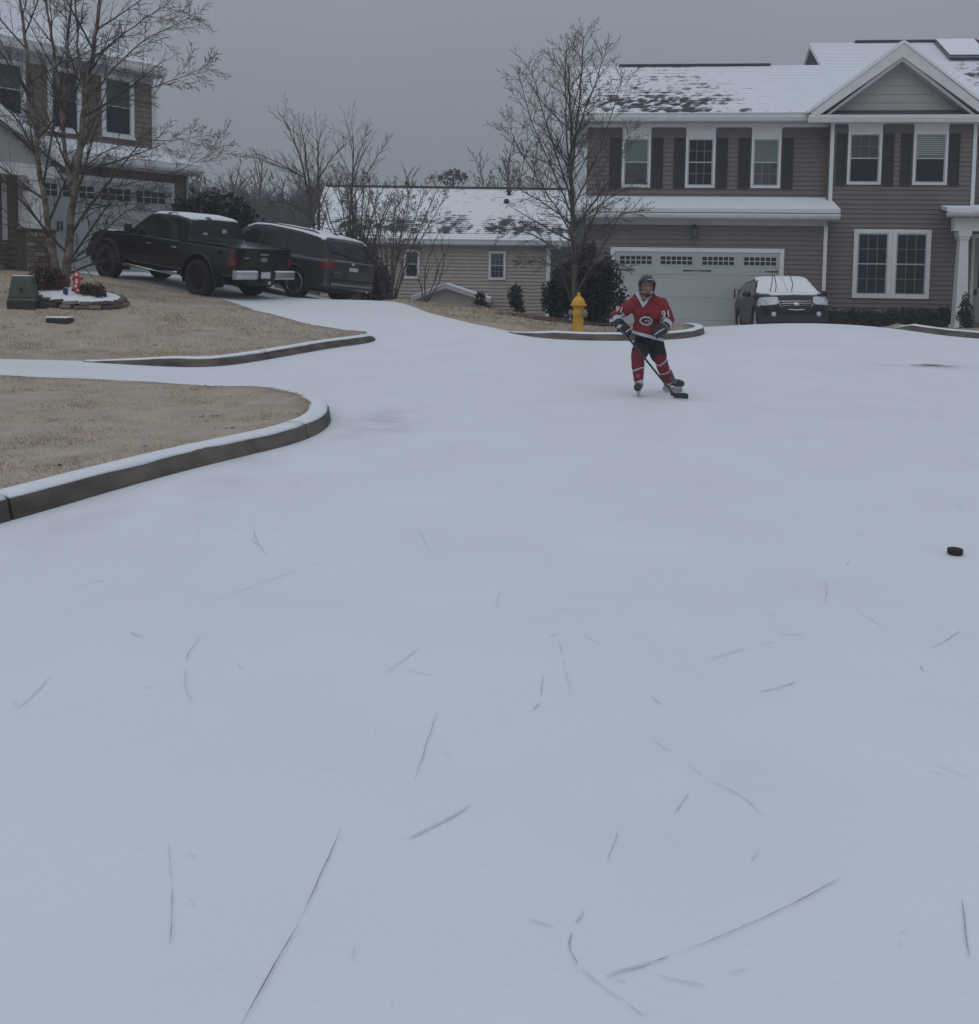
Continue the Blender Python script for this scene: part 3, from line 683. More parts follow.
hx0 = Xa(808, 55, hr); rend = hx0 + .02
roof = roof_slab(RH, (rx0, dy(EY), eaz), (rend, dy(EY), eaz), (rend, dy(ridgeY), rz), (rx0, dy(ridgeY), rz), bare_low)
MB().box(Xa(619, 67, ridgeY), Xa(770, 67, ridgeY), dy(ridgeY) - .12, dy(ridgeY) + .12, rz + .01, rz + .075).build('ridge_vent', M['shingle'], roof)
roof_slab(RH, (rend, dy(ridgeY) * 2 - dy(EY), eaz), (rx0, dy(ridgeY) * 2 - dy(EY), eaz), (rx0, dy(ridgeY) + .01, rz), (rend, dy(ridgeY) + .01, rz), lambda s, t: .05)
g = MB(); g.add([(ux0 + .02, dy(UY), uz1), (ux0 + .02, dy(ridgeY) * 2 - dy(UY), uz1), (ux0 + .02, dy(ridgeY), rz - .15), (ux0 + .12, dy(UY), uz1), (ux0 + .12, dy(ridgeY) * 2 - dy(UY), uz1), (ux0 + .12, dy(ridgeY), rz - .15)],
             [(0, 1, 2), (3, 5, 4), (0, 3, 4, 1), (1, 4, 5, 2), (2, 5, 3, 0)]); g.build('gable_end', M['taupe'], RH)
# right-hand block with the front gable
bx0, bx1 = X(823.5, RY), X(968.5, RY); yR = dy(RY); bz1 = Z(121.5, RY, 890)
wall_part(RH, bx0, bx1, zb, bz1, yR, .2, 'taupe', .145)
for xx, za, zt in ((gx1 - .06, zb, ez - .42), (bx0 + .02, wz - .2, bz1), (bx1 - .10, 3.2, bz1)):
    MB().box(xx, xx + .11, (yR if xx > gx1 - .05 else 0) - .06, (yR if xx > gx1 - .05 else 0) - .036, za, zt).build('corner_board', M['white'], RH)
for a, b, up, lo, g in ((847, 881, 'glass_grey', 'glass', None), (912.5, 947, 'glass_teal', 'glass', None)):
    xa, xb = Xa(a, 160, RY), Xa(b, 160, RY)
    w = window(RH, xa, xb, Z(185, RY, 890), Z(132, RY, 890), yR, .065, .04, (3, 2) if a < 900 else None, up, lo, False, .014, False)
    head_board(RH, xa, xb, Z(132, RY, 890) + .002, Z(123.5, RY, 890), yR)
    if a > 900:
        bl = MB()
        for k in range(12): zz = Z(155, RY, 930) + k * .065; bl.box(xa + .12, xb - .12, yR - .0505, yR - .0475, zz, zz + .022)
        bl.build('blind', M['door_white'], w)
for a, b in ((835, 846.5), (882, 894), (899.5, 911.5), (948, 959.5)):
    shutter(RH, Xa(a, 160, RY) + .02, Xa(b, 160, RY) - .02, Z(185.5, RY, 890), Z(134, RY, 890), yR)
xa, xb, za, zt = Xa(852.5, 264, RY), Xa(929.5, 264, RY), Z(298.5, RY, 890), Z(229.5, RY, 890); xm = (xa + xb) / 2
for p, q in ((xa, xm - .002), (xm + .002, xb)): window(RH, p, q, za, zt, yR, .12, .04, (3, 2), 'glass', 'glass', p == xa and False, .02)
# eave board, gable face of wide boards, rake boards
gY = RY - .35; yG = dy(gY); pk = loc(903, 42.5, gY); pl = loc(811, 112.5, gY); pr = loc(993, 114.5, gY)
PX, PZ, LX, LZ = pk.x, pk.z, pl.x, pl.z; QX, QZ = 2 * PX - LX, LZ
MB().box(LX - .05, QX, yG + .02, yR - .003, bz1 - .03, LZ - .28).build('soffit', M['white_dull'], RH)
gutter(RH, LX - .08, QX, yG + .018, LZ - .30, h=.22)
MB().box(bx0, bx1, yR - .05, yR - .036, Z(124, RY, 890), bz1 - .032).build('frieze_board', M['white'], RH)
ap = MB(); ap.add([(LX + .1, yG - .02, LZ - .06), (QX - .1, yG - .02, LZ - .06), (QX - .4, yG + .40, LZ + .14), (LX + .4, yG + .40, LZ + .14), (LX + .1, yG - .02, LZ - .14), (QX - .1, yG - .02, LZ - .14), (QX - .4, yG + .4, LZ - .14), (LX + .4, yG + .4, LZ - .14)],
                  [(0, 1, 2, 3), (4, 7, 6, 5), (0, 4, 5, 1), (1, 5, 6, 2), (3, 2, 6, 7), (0, 3, 7, 4)]); ap.build('skirt_roof', M['shingle'], RH)
slope = (PZ - LZ) / (PX - LX)
gf = MB(); gf.prism([(LX + .1, LZ), (QX - .1, LZ), (PX, PZ - .12)], yG + .412, yG + .5); gable = gf.build('gable_wall', M['greige'], RH)
zz = LZ + .10; hb = .255
while zz < PZ - .35:
    w0, w1 = (PZ - zz) / slope, (PZ - zz - hb) / slope
    b = MB(); b.add([(PX - w0, yG + .372, zz), (PX + w0, yG + .372, zz), (PX + max(w1, .02), yG + .392, zz + hb), (PX - max(w1, .02), yG + .392, zz + hb),
                     (PX - w0, yG + .41, zz), (PX + w0, yG + .41, zz), (PX + max(w1, .02), yG + .41, zz + hb), (PX - max(w1, .02), yG + .41, zz + hb)],
                    [(0, 1, 2, 3), (4, 7, 6, 5), (0, 4, 5, 1), (3, 2, 6, 7), (0, 3, 7, 4), (1, 5, 6, 2)])
    b.build('siding_board', M['greige'], gable); zz += hb
nl = Vector((-(PZ - LZ), 0, PX - LX)).normalized()
for sgn, ax, az in ((-1, LX, LZ), (1, QX, QZ)):
    a, p = Vector((ax, 0, az)), Vector((PX, 0, PZ)); d = (p - a).normalized(); nn = Vector((-d.z, 0, d.x)) * (1 if sgn < 0 else -1)
    for wd, yy0, yy1, o0, nm, mt in ((.34, -.06, .02, .0, 'rake_board', 'white'), (.11, -.03, .36, .325, 'rake_trim', 'white_dull')):
        q0 = a - nn * o0 if o0 else a; q1 = Vector((PX, 0, PZ - o0 / abs(nn.z)))
        q0 = Vector((q1.x, 0, q1.z)) + (a - p) * (.90 if o0 else 1)
        dn = wd / abs(nn.z)
        MB().prism([(q0.x, q0.z), (q1.x, q1.z), (q1.x, q1.z - dn), (q0.x, q0.z - dn * .6)], yG + yy0, yG + yy1).build(nm, M[mt], RH)
# gable roof planes running back into the main roof
backY = 4.4
for sgn, ax, az in ((-1, LX - .12, LZ - .02), (1, QX + .12, QZ - .02)):
    e0, e1, r1, r0 = (ax, yG - .09, az + .02), (ax, yG + backY, az + .02), (PX, yG + backY, PZ + .04), (PX, yG - .09, PZ + .04)
    if sgn > 0: e0, e1, r1, r0 = e1, e0, r0, r1
    roof_slab(RH, e0, e1, r1, r0, lambda s, t: .1 + .3 * max(0, fbm(s * 9, t * 9, 4)), 'gable_roof', thick=.05)
# high main roof behind
hx1 = 13.5; HS = RY + .45; hs_z = eaz + (HS - EY) * rsl
def bare_hi(s, t):
    x = s * (hx1 - hx0); row = int(t * 30); g = .75 * math.exp(-((x - 5.0) / 1.0) ** 2 - ((t - .46) / .22) ** 2)
    return .03 + g * (.6 + .9 * noise.noise(Vector((x * 3.5, row * 5.1, 3))) + .4 * fbm(x * 2, t * 6, 5))
eh = eaz + (dy(RY - .2) - dy(EY)) * .42
hroof = roof_slab(RH, (hx0 + .025, dy(HS), hs_z), (hx1, dy(HS), hs_z), (hx1, dy(hr), hz), (hx0 + .025, dy(hr), hz), bare_hi, 'main_roof')
roof_slab(RH, (hx1, dy(hr) * 2 - dy(RY), eaz), (hx0 + .025, dy(hr) * 2 - dy(RY), eaz), (hx0 + .025, dy(hr) + .01, hz), (hx1, dy(hr) + .01, hz), lambda s, t: .05, 'main_roof')
ge = MB(); ge.add([(hx0 + .08, dy(HS), hs_z - .2), (hx0 + .08, dy(hr), hz - .16), (hx0 + .08, dy(hr) * 2 - dy(RY), eaz - .2), (hx0 + .2, dy(HS), hs_z - .2), (hx0 + .2, dy(hr), hz - .16), (hx0 + .2, dy(hr) * 2 - dy(RY), eaz - .2)], [(0, 1, 2), (3, 5, 4), (0, 3, 4, 1), (1, 4, 5, 2)])
ge.build('gable_end', M['shingle'], RH)
MB().box(Xa(855, 42, hr), Xa(936, 42, hr), dy(hr) - .1, dy(hr) + .1, hz + .02, hz + .10).build('ridge_vent', M['shingle'], hroof)
# solar panels lying on the main roof, snowed over
sl = Vector((0, dy(hr) - dy(HS), hz - hs_z)); up_ = sl.normalized(); nr = Vector((0, -up_.z, up_.y))
def roof_pt(x, t, h): return Vector((x, dy(HS), hs_z)) + sl * t + nr * h
for i in range(4):
    x0 = Xa(939.5, 50, hr - .8) + i * 1.42
    for j, (ta, tb) in enumerate(((.66, .985), (.33, .65))):
        if j == 1 and i == 0: continue
        fr = MB(); cs = [roof_pt(x, t, h) for h in (.10, .16) for x, t in ((x0, ta), (x0 + 1.38, ta), (x0 + 1.38, tb), (x0, tb))]
        fr.add(cs, [(0, 3, 2, 1), (4, 5, 6, 7), (0, 1, 5, 4), (1, 2, 6, 5), (2, 3, 7, 6), (3, 0, 4, 7)]); pn = fr.build('solar_panel', M['solar'], RH)
        sn = MB(); cs = [roof_pt(x, t, h) for h in (.162, .20) for x, t in ((x0 + .05, ta + .035), (x0 + 1.34, ta + .035), (x0 + 1.34, tb - .01), (x0 + .05, tb - .01))]
        sn.add(cs, [(0, 3, 2, 1), (4, 5, 6, 7), (0, 1, 5, 4), (1, 2, 6, 5), (2, 3, 7, 6), (3, 0, 4, 7)]); sn.build('snow_cap', M['snow_cap'], pn, bevel=.02)
# porch at the right edge
PY = 30.0; WY = 32.0; px0 = Xa(946.5, 212, PY); px1 = px0 + 5
pz = Z(209, PY, 960)
roof_slab(RH, (px0, dy(PY) - .05, pz - .02), (px1, dy(PY) - .05, pz - .02), (px1, dy(WY), pz + .22), (px0 + .42, dy(WY), pz + .22), lambda s, t: .05, 'porch_roof', snow_h=.05, thick=.08)
gutter(RH, px0, px1, dy(PY) + .01, pz - .19)
MB().box(px0 + .02, px1, dy(PY) + .02, dy(PY) + .05, pz - .24, pz - .10).build('fascia', M['white_dull'], RH)
MB().box(Xa(953, 225, PY + .4), px1, dy(PY) + .3, dy(PY) + .55, Z(231, PY + .4, 960), pz - .242).build('porch_beam', M['white'], RH)
wall_part(RH, bx1, px1, zb, bz1, dy(WY), .2, 'taupe', .145)
MB().box(bx1 - .02, bx1 + .1, yR + .2, dy(WY), zb, bz1).build('side_wall', M['taupe'], RH)
def column(x, y, z0, z1, w0, w1):
    c = MB(); rings = []
    for z, w in ((z0, w0 * 1.25), (z0 + .10, w0 * 1.25), (z0 + .101, w0), (z1 - .25, w1), (z1 - .249, w1 * 1.25), (z1 - .17, w1 * 1.25), (z1 - .169, w1 * 1.5), (z1, w1 * 1.6)):
        rings.append([Vector((x + a * w / 2, y + b * w / 2, z)) for a, b in ((-1, -1), (1, -1), (1, 1), (-1, 1))])
    c.loft(rings); return c.build('porch_column', M['white'], RH)
column(Xa(961.5, 275, PY + .4), dy(PY) + .43, .05, Z(231, PY + .4, 960), .36, .24)
MB().box(bx1 - .4, px1, dy(PY) + .05, dy(WY), zb, .16).build('porch_floor', M['kerb'], RH)
fd0 = Xa(973, 270, WY); fdz = Z(238, WY, 975)
fd = MB().box(fd0, fd0 + 1.0, dy(WY) - .06, dy(WY) - .036, .17, fdz).build('front_door', M['door_grey'], RH)
MB().box(fd0 + .14, fd0 + .86, dy(WY) - .066, dy(WY) - .0605, 1.25, fdz - .18).build('pane', M['glass'], fd)
MB().box(fd0 + .05, fd0 + .10, dy(WY) - .13, dy(WY) - .0605, 1.05, 1.22).build('handle', M['black'], fd, bevel=.01)
t_ = MB().box(fd0 - .12, fd0 - .002, dy(WY) - .08, dy(WY) - .036, .17, fdz + .12); t_.box(fd0 + 1.002, fd0 + 1.12, dy(WY) - .08, dy(WY) - .036, .17, fdz + .12); t_.box(fd0, fd0 + 1.0, dy(WY) - .08, dy(WY) - .036, fdz + .002, fdz + .12)
t_.build('door_trim', M['white'], RH)
# far walls so that the house is closed
MB().box(gx0, px1, 10.6, 10.8, zb, eaz - .1).build('rear_wall', M['taupe'], RH)
MB().box(px1 - .2, px1, dy(WY) + .2, 10.6, zb, bz1).build('side_wall', M['taupe'], RH)

# ------------------------------------------------------------------ the tan one storey house down the slope
MY = 48.0
MH = empty('house', (-2, MY, -1.2), label='low tan sided house with patchy snow on its long roof behind the grass strip', cat='house')
def mX(px): return at(px, 270, MY).x + 2
def mZ(py, Y=MY): return at(440, py, Y).z + 1.2
mx0, mx1 = mX(318) , mX(549.5); wt = mZ(242)
w = MB().box(mx0, mx1, 0, 8.6, -.6, wt).build('wall', M['tan'], MH)
sb = MB(); c = .17
for k in range(int(wt / c)):
    z = k * c + .02; sb.add([(mx0, -.055, z), (mx1, -.055, z), (mx1, -.004, z + c), (mx0, -.004, z + c), (mx0, -.001, z), (mx1, -.001, z)], [(0, 1, 2, 3), (0, 4, 5, 1)])
tag(sb.build('siding', M['tan'], w, fix=False), kind='stuff')
MB().box(mx1 - .16, mx1 + .03, -.09, -.056, -.5, wt).build('corner_board', M['white'], MH)
for a, b, t_, bt, g in ((404, 419.5, 250, 279, None), (488.5, 505.5, 250.5, 279, (3, 2))):
    window(MH, mX(a), mX(b), mZ(bt), mZ(t_), -.045, .08, .05, g, 'glass_grey', 'glass', False, .025)
mey = -.45; mez = mZ(240, MY - .45); mry = 4.3; mrz = mZ(188.5, MY + mry)
ma0, ma1 = mX(316), mX(560)
def bare_mid(s, t):
    x = s * 13; row = int(t * 26); return .12 + .80 * math.exp(-((t - .24) / .19) ** 2) * (.42 + .5 * fbm(x * .8, t * 4, 9) + .8 * noise.noise(Vector((x * 3.2, row * 4.7, 8)))) + .55 * max(0, noise.noise(Vector((x * 2.6, row * 3.3, 12)))) * (1 if t > .09 else 0) - (.6 if t < .08 else 0)
mr_ = roof_slab(MH, (ma0 - .3, mey, mez), (ma1 + .6, mey, mez), (ma1 + .6, mry, mrz), (ma0 - .3, mry, mrz), bare_mid, course=.2, step=.14)
roof_slab(MH, (ma1 + .6, mry * 2 - mey, mez), (ma0 - .3, mry * 2 - mey, mez), (ma0 - .3, mry + .01, mrz), (ma1 + .6, mry + .01, mrz), lambda s, t: .1)
MB().box(ma0 - .2, ma1 + .5, mry - .1, mry + .1, mrz + .02, mrz + .11).build('ridge_vent', M['shingle'], mr_)
gutter(MH, ma0 - .3, ma1 + .6, mey + .05, mez - .2)
MB().box(ma0 - .2, ma1 + .5, mey + .06, -.03, mez - .24, mez - .2).build('soffit', M['white_dull'], MH)
for xx in (mx0, mx1 - .12): MB().add([(xx, 0, wt), (xx, 8.6, wt), (xx, mry, mrz - .15), (xx + .1, 0, wt), (xx + .1, 8.6, wt), (xx + .1, mry, mrz - .15)], [(0, 1, 2), (3, 5, 4), (0, 3, 4, 1), (1, 4, 5, 2), (2, 5, 3, 0)]).build('gable_end', M['tan'], MH)
for px_, py_ in ((506.5, 203), (509, 193)):
    p = at(px_, py_, MY + (2.9 if py_ > 200 else 3.7)); q = Vector((p.x + 2, p.y - MY, p.z + 1.2))
    v = MB(); v.lathe([(.09, -.25), (.09, .05), (.16, .06), (.10, .2), (.01, .22)], 10, Matrix.Translation(q)); v.build('roof_vent', M['black'], mr_, 30)
# its little gabled porch in front
cy_ = -3.0; cx = mX(446) - .05
def cX(px): return at(px, 300, MY + cy_).x + 2
def cZ(py): return at(446, py, MY + cy_).z + 1.2
cl, cm, cr_ = cX(411), cX(445), cX(491)
zt, zl, zr = cZ(283.5), cZ(297), cZ(298)
MB().prism([(cl + .25, -.5), (cr_ - .25, -.5), (cr_ - .25, zr - .05), (cm, zt - .18), (cl + .25, zl - .05)], cy_ + .2, -.04).build('porch_wall', M['tan'], MH)
for a, za_, sg in ((cl, zl, -1), (cr_, zr, 1)):
    e0, e1, r1, r0 = (a, cy_ - .05, za_), (a, -.05, za_), (cm, -.05, zt), (cm, cy_ - .05, zt)
    if sg > 0: e0, e1, r1, r0 = e1, e0, r0, r1
    roof_slab(MH, e0, e1, r1, r0, lambda s, t: .15 + .25 * max(0, fbm(s * 6, t * 6, 3)), 'porch_roof', thick=.06)
    MB().prism([(a, za_ - .02), (cm, zt - .02), (cm, zt - .22), (a, za_ - .2)], cy_ - .08, cy_ - .055).build('rake_board', M['white_dull'], MH)

# ------------------------------------------------------------------ the brown house on the left
LT = math.atan2(.785, .62); LO = Vector((-12.76, 27.0, 1.30))
LH = empty('house', LO, LT, label='brown two storey house with stone piers and white garage door behind the birch', cat='house')
Linv = (Matrix.Translation(LO) @ Matrix.Rotation(LT, 4, 'Z')).inverted()
def lp(px, py, v=0.0):       # facade coordinates (along, height) of a photo position on the plane v metres behind the garage front
    r = ray(px, py); o = Linv @ Vector((0, 0, CAM_Z)); d = Linv.to_3x3() @ r; t = (v - o.y) / d.y; q = o + d * t; return q.x, q.z
lx = lambda px, py, v=0.0: lp(px, py, v)[0]
lz = lambda px, py, v=0.0: lp(px, py, v)[1]
gl, gr = lx(24, 200), lx(170, 210); gt = lz(120, 183.5)
ltop = lz(130, 166); wr = lx(187.5, 200)
wall_part(LH, -1.0, wr, -.5, ltop, 0, .2, 'brown', .18, lap=.035)
MB().box(wr - .15, wr, .2, 8, -.5, ltop).build('side_wall', M['brown'], LH)
tr = MB().box(gl - .12, gl, -.07, -.002, -.4, gt + .14); tr.box(gr, gr + .12, -.07, -.002, -.4, gt + .14); tr.box(gl, gr, -.07, -.002, gt, gt + .14); tr.build('garage_trim', M['white'], LH)
wz0, wz1 = lz(115, 200.5), lz(115, 189)
garage_door(LH, gl, gr, -.4, gt, 0, [(lx(a, 194), lx(b, 194)) for a, b in ((30, 56), (62, 93), (100, 129.5), (135.5, 164))], wz0, wz1, lz(100, 205), [(lx(85, 205), lx(110, 205))], [lx(57, 225), lx(60.5, 225)], lz(58, 226), (4, 2))
MB().box(wr - .06, wr + .02, -.05, -.036, -.4, ltop).build('corner_board', M['white'], LH)
lantern(LH, lx(100, 172), -.035, lz(100, 173), 1.0)
uv = 1.6; uw = lx(152.5, 120, uv); ut = lz(140, 75, uv)
le = -.5; lez = lz(140, 161, le); lex = lx(203, 165, le); lwz = lz(120, 147, uv)
mb_l = lambda s, t: .04 + .2 * max(0, fbm(s * 8, t * 6, 7))
pr_ = roof_slab(LH, (-1.5, le, lez), (lex, le, lez), (uw, uv - .01, lwz), (-1.5, uv - .01, lwz), mb_l, 'pent_roof', snow_h=.06)
roof_slab(LH, (lex, le, lez), (lex, 7, lez), (uw + .02, 7, lwz), (uw + .02, uv, lwz), mb_l, 'pent_roof', snow_h=.06)
gutter(LH, -1.5, lex, le + .05, lez - .2)
MB().box(-1.4, lex - .05, le + .06, -.003, lez - .25, lez - .21).build('soffit', M['white_dull'], LH)
ds = MB(); ds.tube([(wr + .22, -.35, lez - .2), (wr + .1, -.1, lez - .5), (wr + .06, -.06, lez - .7), (wr + .06, -.06, -.2)], .045, 6); ds.build('downspout', M['white'], LH)
wall_part(LH, -8, uw, lwz - .5, ut, uv, .2, 'brown', .17)
MB().box(uw - .15, uw, uv + .2, 8, lwz - .5, ut).build('side_wall', M['brown'], LH)
MB().box(uw - .05, uw + .02, uv - .05, uv - .036, lwz, ut).build('corner_board', M['white'], LH)
for a, b, t_, bt in ((101, 133, 76, 138), (47, 80.5, 68, 132.5), (-6, 25, 60, 118)):
    c_ = (a + b) / 2; window(LH, lx(a, 105, uv), lx(b, 105, uv), lz(c_, bt, uv), lz(c_, t_, uv), uv, .115, .035, None, 'glass_grey', 'glass', True)
lev = uv - .5; lgz = lz(140, 72, lev); lgx = lx(166, 70, lev)
MB().box(-8, uw, uv - .05, uv - .036, ut - .25, ut).build('frieze_board', M['white_dull'], LH)
MB().box(-8, lgx - .04, lev + .05, uv - .003, lgz - .02, lgz + .02).build('soffit', M['white_dull'], LH)
gutter(LH, -8, lgx, lev + .04, lgz + .02, h=.17)
lre = lgz + .24; run = 3.3; lrz = lre + run * .62
roof_slab(LH, (-8, lev, lre), (lgx, lev, lre), (lgx - run, lev + run, lrz), (-8, lev + run, lrz), lambda s, t: .04, snow_h=.06)
roof_slab(LH, (lgx, lev, lre), (lgx, lev + run * 2, lre), (lgx - run, lev + run + .01, lrz), (lgx - run, lev + run, lrz), lambda s, t: .04, snow_h=.06)
roof_slab(LH, (lgx, lev + run * 2, lre), (-8, lev + run * 2, lre), (-8, lev + run, lrz), (lgx - run, lev + run, lrz), lambda s, t: .04)
ds = MB(); ds.tube([(lgx - .02, lev + .02, lgz + .05), (uw + .16, uv - .25, lgz - .2), (uw + .06, uv - .06, lgz - .45), (uw + .06, uv - .06, lwz + .1)], .045, 6); ds.build('downspout', M['white'], LH)
# porch on the left: gable, column on a stone pier, stone skirting
pv = -1.7; pgx, pgz = lp(62, 158, pv); pkx, pkz = lp(-12, 101, pv)
prz = pkz
for sg in (-1, 1):
    ex_ = pkx + sg * (pgx - pkx)
    e0, e1, r1, r0 = (ex_, pv - .25, pgz), (ex_, uv, pgz), (pkx, uv, pkz), (pkx, pv - .25, pkz)
    if sg > 0: e0, e1, r1, r0 = e1, e0, r0, r1
    roof_slab(LH, e0, e1, r1, r0, lambda s, t: .08, 'porch_roof', snow_h=.05)
    MB().prism([(ex_, pgz - .12), (pkx, pkz - .12), (pkx, pkz - .36), (ex_, pgz - .30)], pv - .30, pv - .255).build('rake_board', M['white'], LH)
MB().prism([(2 * pkx - pgx + .25, pgz - .25), (pgx - .25, pgz - .25), (pkx, pkz - .3)], pv - .05, pv + .05).build('porch_gable', M['greige'], LH)
MB().box(2 * pkx - pgx, pgx - .15, pv - .12, pv + .12, pgz - .55, pgz - .251).build('porch_beam', M['white'], LH)
cx0 = lx(33, 210, pv); ctz = pgz - .55; cbz = lz(33, 229, pv)
c = MB(); c.loft([[Vector((cx0 + a * w / 2, pv + b * w / 2, z)) for a, b in ((-1, -1), (1, -1), (1, 1), (-1, 1))] for z, w in ((cbz, .52), (cbz + .08, .52), (cbz + .081, .44), (ctz - .1, .34), (ctz - .099, .44), (ctz, .44))])
c.build('porch_column', M['white'], LH)
def stone_face(part, x0, x1, z0, z1, yf, depth, seed):
    rg = random.Random(seed); z = z0
    while z < z1 - .03:
        h = min(rg.uniform(.09, .17), z1 - z); x = x0
        while x < x1 - .02:
            w_ = min(rg.uniform(.18, .45), x1 - x)
            MB().box(x + .008, x + w_ - .008, yf - rg.uniform(.015, .05), yf + depth, z + .007, z + h - .007).build('stone', M[rg.choice(['stone', 'stone', 'stone2', 'stone3'])], part, bevel=.012, seg=1)
            x += w_
        z += h
p0, p1 = lx(22, 250, pv), lx(50, 250, pv)
pier = MB().box(p0, p1, pv - .3, pv + .3, -.7, cbz - .06).build('stone_pier', M['mortar'], LH)
stone_face(pier, p0 - .02, p1 + .02, -.65, cbz - .06, pv - .3, .03, 4)
MB().box(p0 - .05, p1 + .05, pv - .36, pv + .36, cbz - .058, cbz - .001).build('cap_stone', M['stone3'], pier)
wv = -.6; w0 = -5.0; w1 = lx(21, 200, wv)
wall_part(LH, w0, w1, -.5, pgz - .3, wv, .2, 'brown', .17, name='porch_wall')
MB().box(w1 - .1, w1 + .02, wv - .05, wv - .036, .5, pgz - .4).build('corner_board', M['white'], LH)
MB().box(lx(1, 200, wv), lx(6, 200, wv), wv - .05, wv - .036, lz(4, 240, wv), pgz - .4).build('window_trim', M['white'], LH)
sk = MB().box(w0, p0 + .1, wv - .12, wv - .04, -.7, lz(10, 242, wv)).build('stone_skirting', M['mortar'], LH)
stone_face(sk, lx(-25, 250, wv), p0 + .1, -.65, lz(10, 242, wv), wv - .12, .03, 8)
MB().box(w0, wr, 8, 8.2, -.5, ut).build('rear_wall', M['brown'], LH)
# ------------------------------------------------------------------ vehicles (local: x forward, y left, z up)
def interp(tab, x):
    return float(np.interp(x, [t[0] for t in tab], [t[1] for t in tab]))
def cat_rom(P, n):
    out = []
    Q = [P[0]] + list(P) + [P[-1]]
    for i in range(1, len(Q) - 2):
        p0, p1, p2, p3 = [np.array(q, float) for q in Q[i - 1:i + 3]]
        for k in range(n):
            t = k / n
            out.append(.5 * (2 * p1 + (p2 - p0) * t + (2 * p0 - 5 * p1 + 4 * p2 - p3) * t * t + (3 * p1 - p0 - 3 * p2 + p3) * t ** 3))
    out.append(np.array(Q[-2], float)); return out
def shell(top, belt, bot, halfw, tumble=.27, n=5, step=.03, round_top=.09, waist=.955):
    """dense body skin: returns (verts, quads)"""
    st = []
    for (xa, za), (xb, zb_) in zip(top[:-1], top[1:]):
        m = max(1, int(math.hypot(xb - xa, zb_ - za) / step)); st += [(xa + (xb - xa) * k / m, za + (zb_ - za) * k / m) for k in range(m)]
    st.append(top[-1])
    # soften the polyline
    A = np.array(st); 
    for _ in range(3): A[1:-1, 1] = A[1:-1, 1] * .5 + .25 * (A[:-2, 1] + A[2:, 1])
    secs = []
    for x, zt in A:
        w, b = interp(halfw, x), interp(bot, x); be = min(interp(belt, x), zt - .03); H = zt - be; md = b + (be - b) * .55
        low = [(0, b), (.5 * w, b), (.86 * w, b + .015), (.955 * w, b + .06), (.985 * w, b + .16), (1.0 * w, md), (.992 * w, be - .10 * (be - b)), (waist * w, be)]
        k = tumble * H; rt = min(round_top, H * .5); ys = waist * w
        upp = [(ys - k * .5 * (1 - rt / H), be + (H - rt) * .5), (ys - k * (1 - rt / H), be + H - rt), (ys - k - rt * .35, be + H - rt * .35), (ys - k - rt * 1.5, zt - rt * .08), ((ys - k) * .5, zt), (0, zt + .008)]
        half = cat_rom(low, n) + cat_rom([low[-1]] + upp, n)[1:]
        secs.append([(x, max(0, p[0]), p[1]) for p in half])
    def capx(sec, x, bulge, rev):
        rows = []
        for k in range(1, 17):
            f = 1 - k / 16
            rows.append([(x + bulge * (1 - f * f), p[1] * f, p[2]) for p in sec])
        return rows
    rows = capx(secs[0], secs[0][0][0], -.035, 1)[::-1] + secs + capx(secs[-1], secs[-1][0][0], .05, 0)
    V, F = [], []; m = len(rows[0])
    for r in rows: V += r
    for i in range(len(rows) - 1):
        for j in range(m - 1): F.append((i * m + j, i * m + j + 1, (i + 1) * m + j + 1, (i + 1) * m + j))
    k = len(V); V2 = V + [(x, -y, z) for x, y, z in V]; F2 = F + [tuple(k + i for i in f[::-1]) for f in F]
    return np.array(V2), F2
def split_shell(V, F, classify, specs, root, snow=None, snow_h=.03):
    """cut the skin into named parts by face; specs: tag -> (name, material, push)"""
    V = np.asarray(V); C = np.array([V[list(f)].mean(0) for f in F])
    N_ = []
    for f in F:
        a, b, c, d = (V[i] for i in f); n = np.cross(c - a, d - b); l = np.linalg.norm(n); N_.append(n / l if l > 1e-12 else np.array([0, 0, 1.]))
    N_ = np.array(N_); groups = {}
    flip = 1 if np.mean([np.dot(N_[i], (C[i] - np.array([C[i][0] * .9, 0, .8]))) for i in range(0, len(F), 7)]) > 0 else -1
    vn = np.zeros_like(V)
    for i, f in enumerate(F):
        N_[i] *= flip
        for j in f: vn[j] += N_[i]
    vn /= np.maximum(np.linalg.norm(vn, axis=1), 1e-9)[:, None]
    for i in range(len(F)):
        t = classify(C[i], N_[i])
        if t: groups.setdefault(t, []).append(i)
    parts = {}
    def mk(name, idx, m, push, solid=0, parent=root):
        used = sorted({j for i in idx for j in F[i]}); mp = {j: k for k, j in enumerate(used)}
        mb = MB(); mb.add([V[j] + vn[j] * push for j in used], [tuple(mp[j] for j in (F[i] if flip > 0 else F[i][::-1])) for i in idx])
        me = mb.mesh(name, M[m]); bm = bmesh.new(); bm.from_mesh(me); bmesh.ops.remove_doubles(bm, verts=bm.verts, dist=.0004); bm.to_mesh(me); bm.free()
        o = bpy.data.objects.new(name, me); link(o, parent); me.polygons.foreach_set('use_smooth', [True] * len(me.polygons)); me.set_sharp_from_angle(angle=R(38))
        if solid: s = o.modifiers.new('thick', 'SOLIDIFY'); s.thickness = solid; s.offset = -1 if solid > 0 else 1
        return o
    for t, idx in groups.items():
        name, m, push = specs.get(t) or specs[t.rstrip('LR0123456789')]; parts[t] = mk(name, idx, m, push)
    if snow:
        idx = [i for i in range(len(F)) if snow(C[i], N_[i])]
        if idx: parts['snow'] = mk('snow_cap', idx, 'snow_cap', snow_h, snow_h + .004)
    return parts
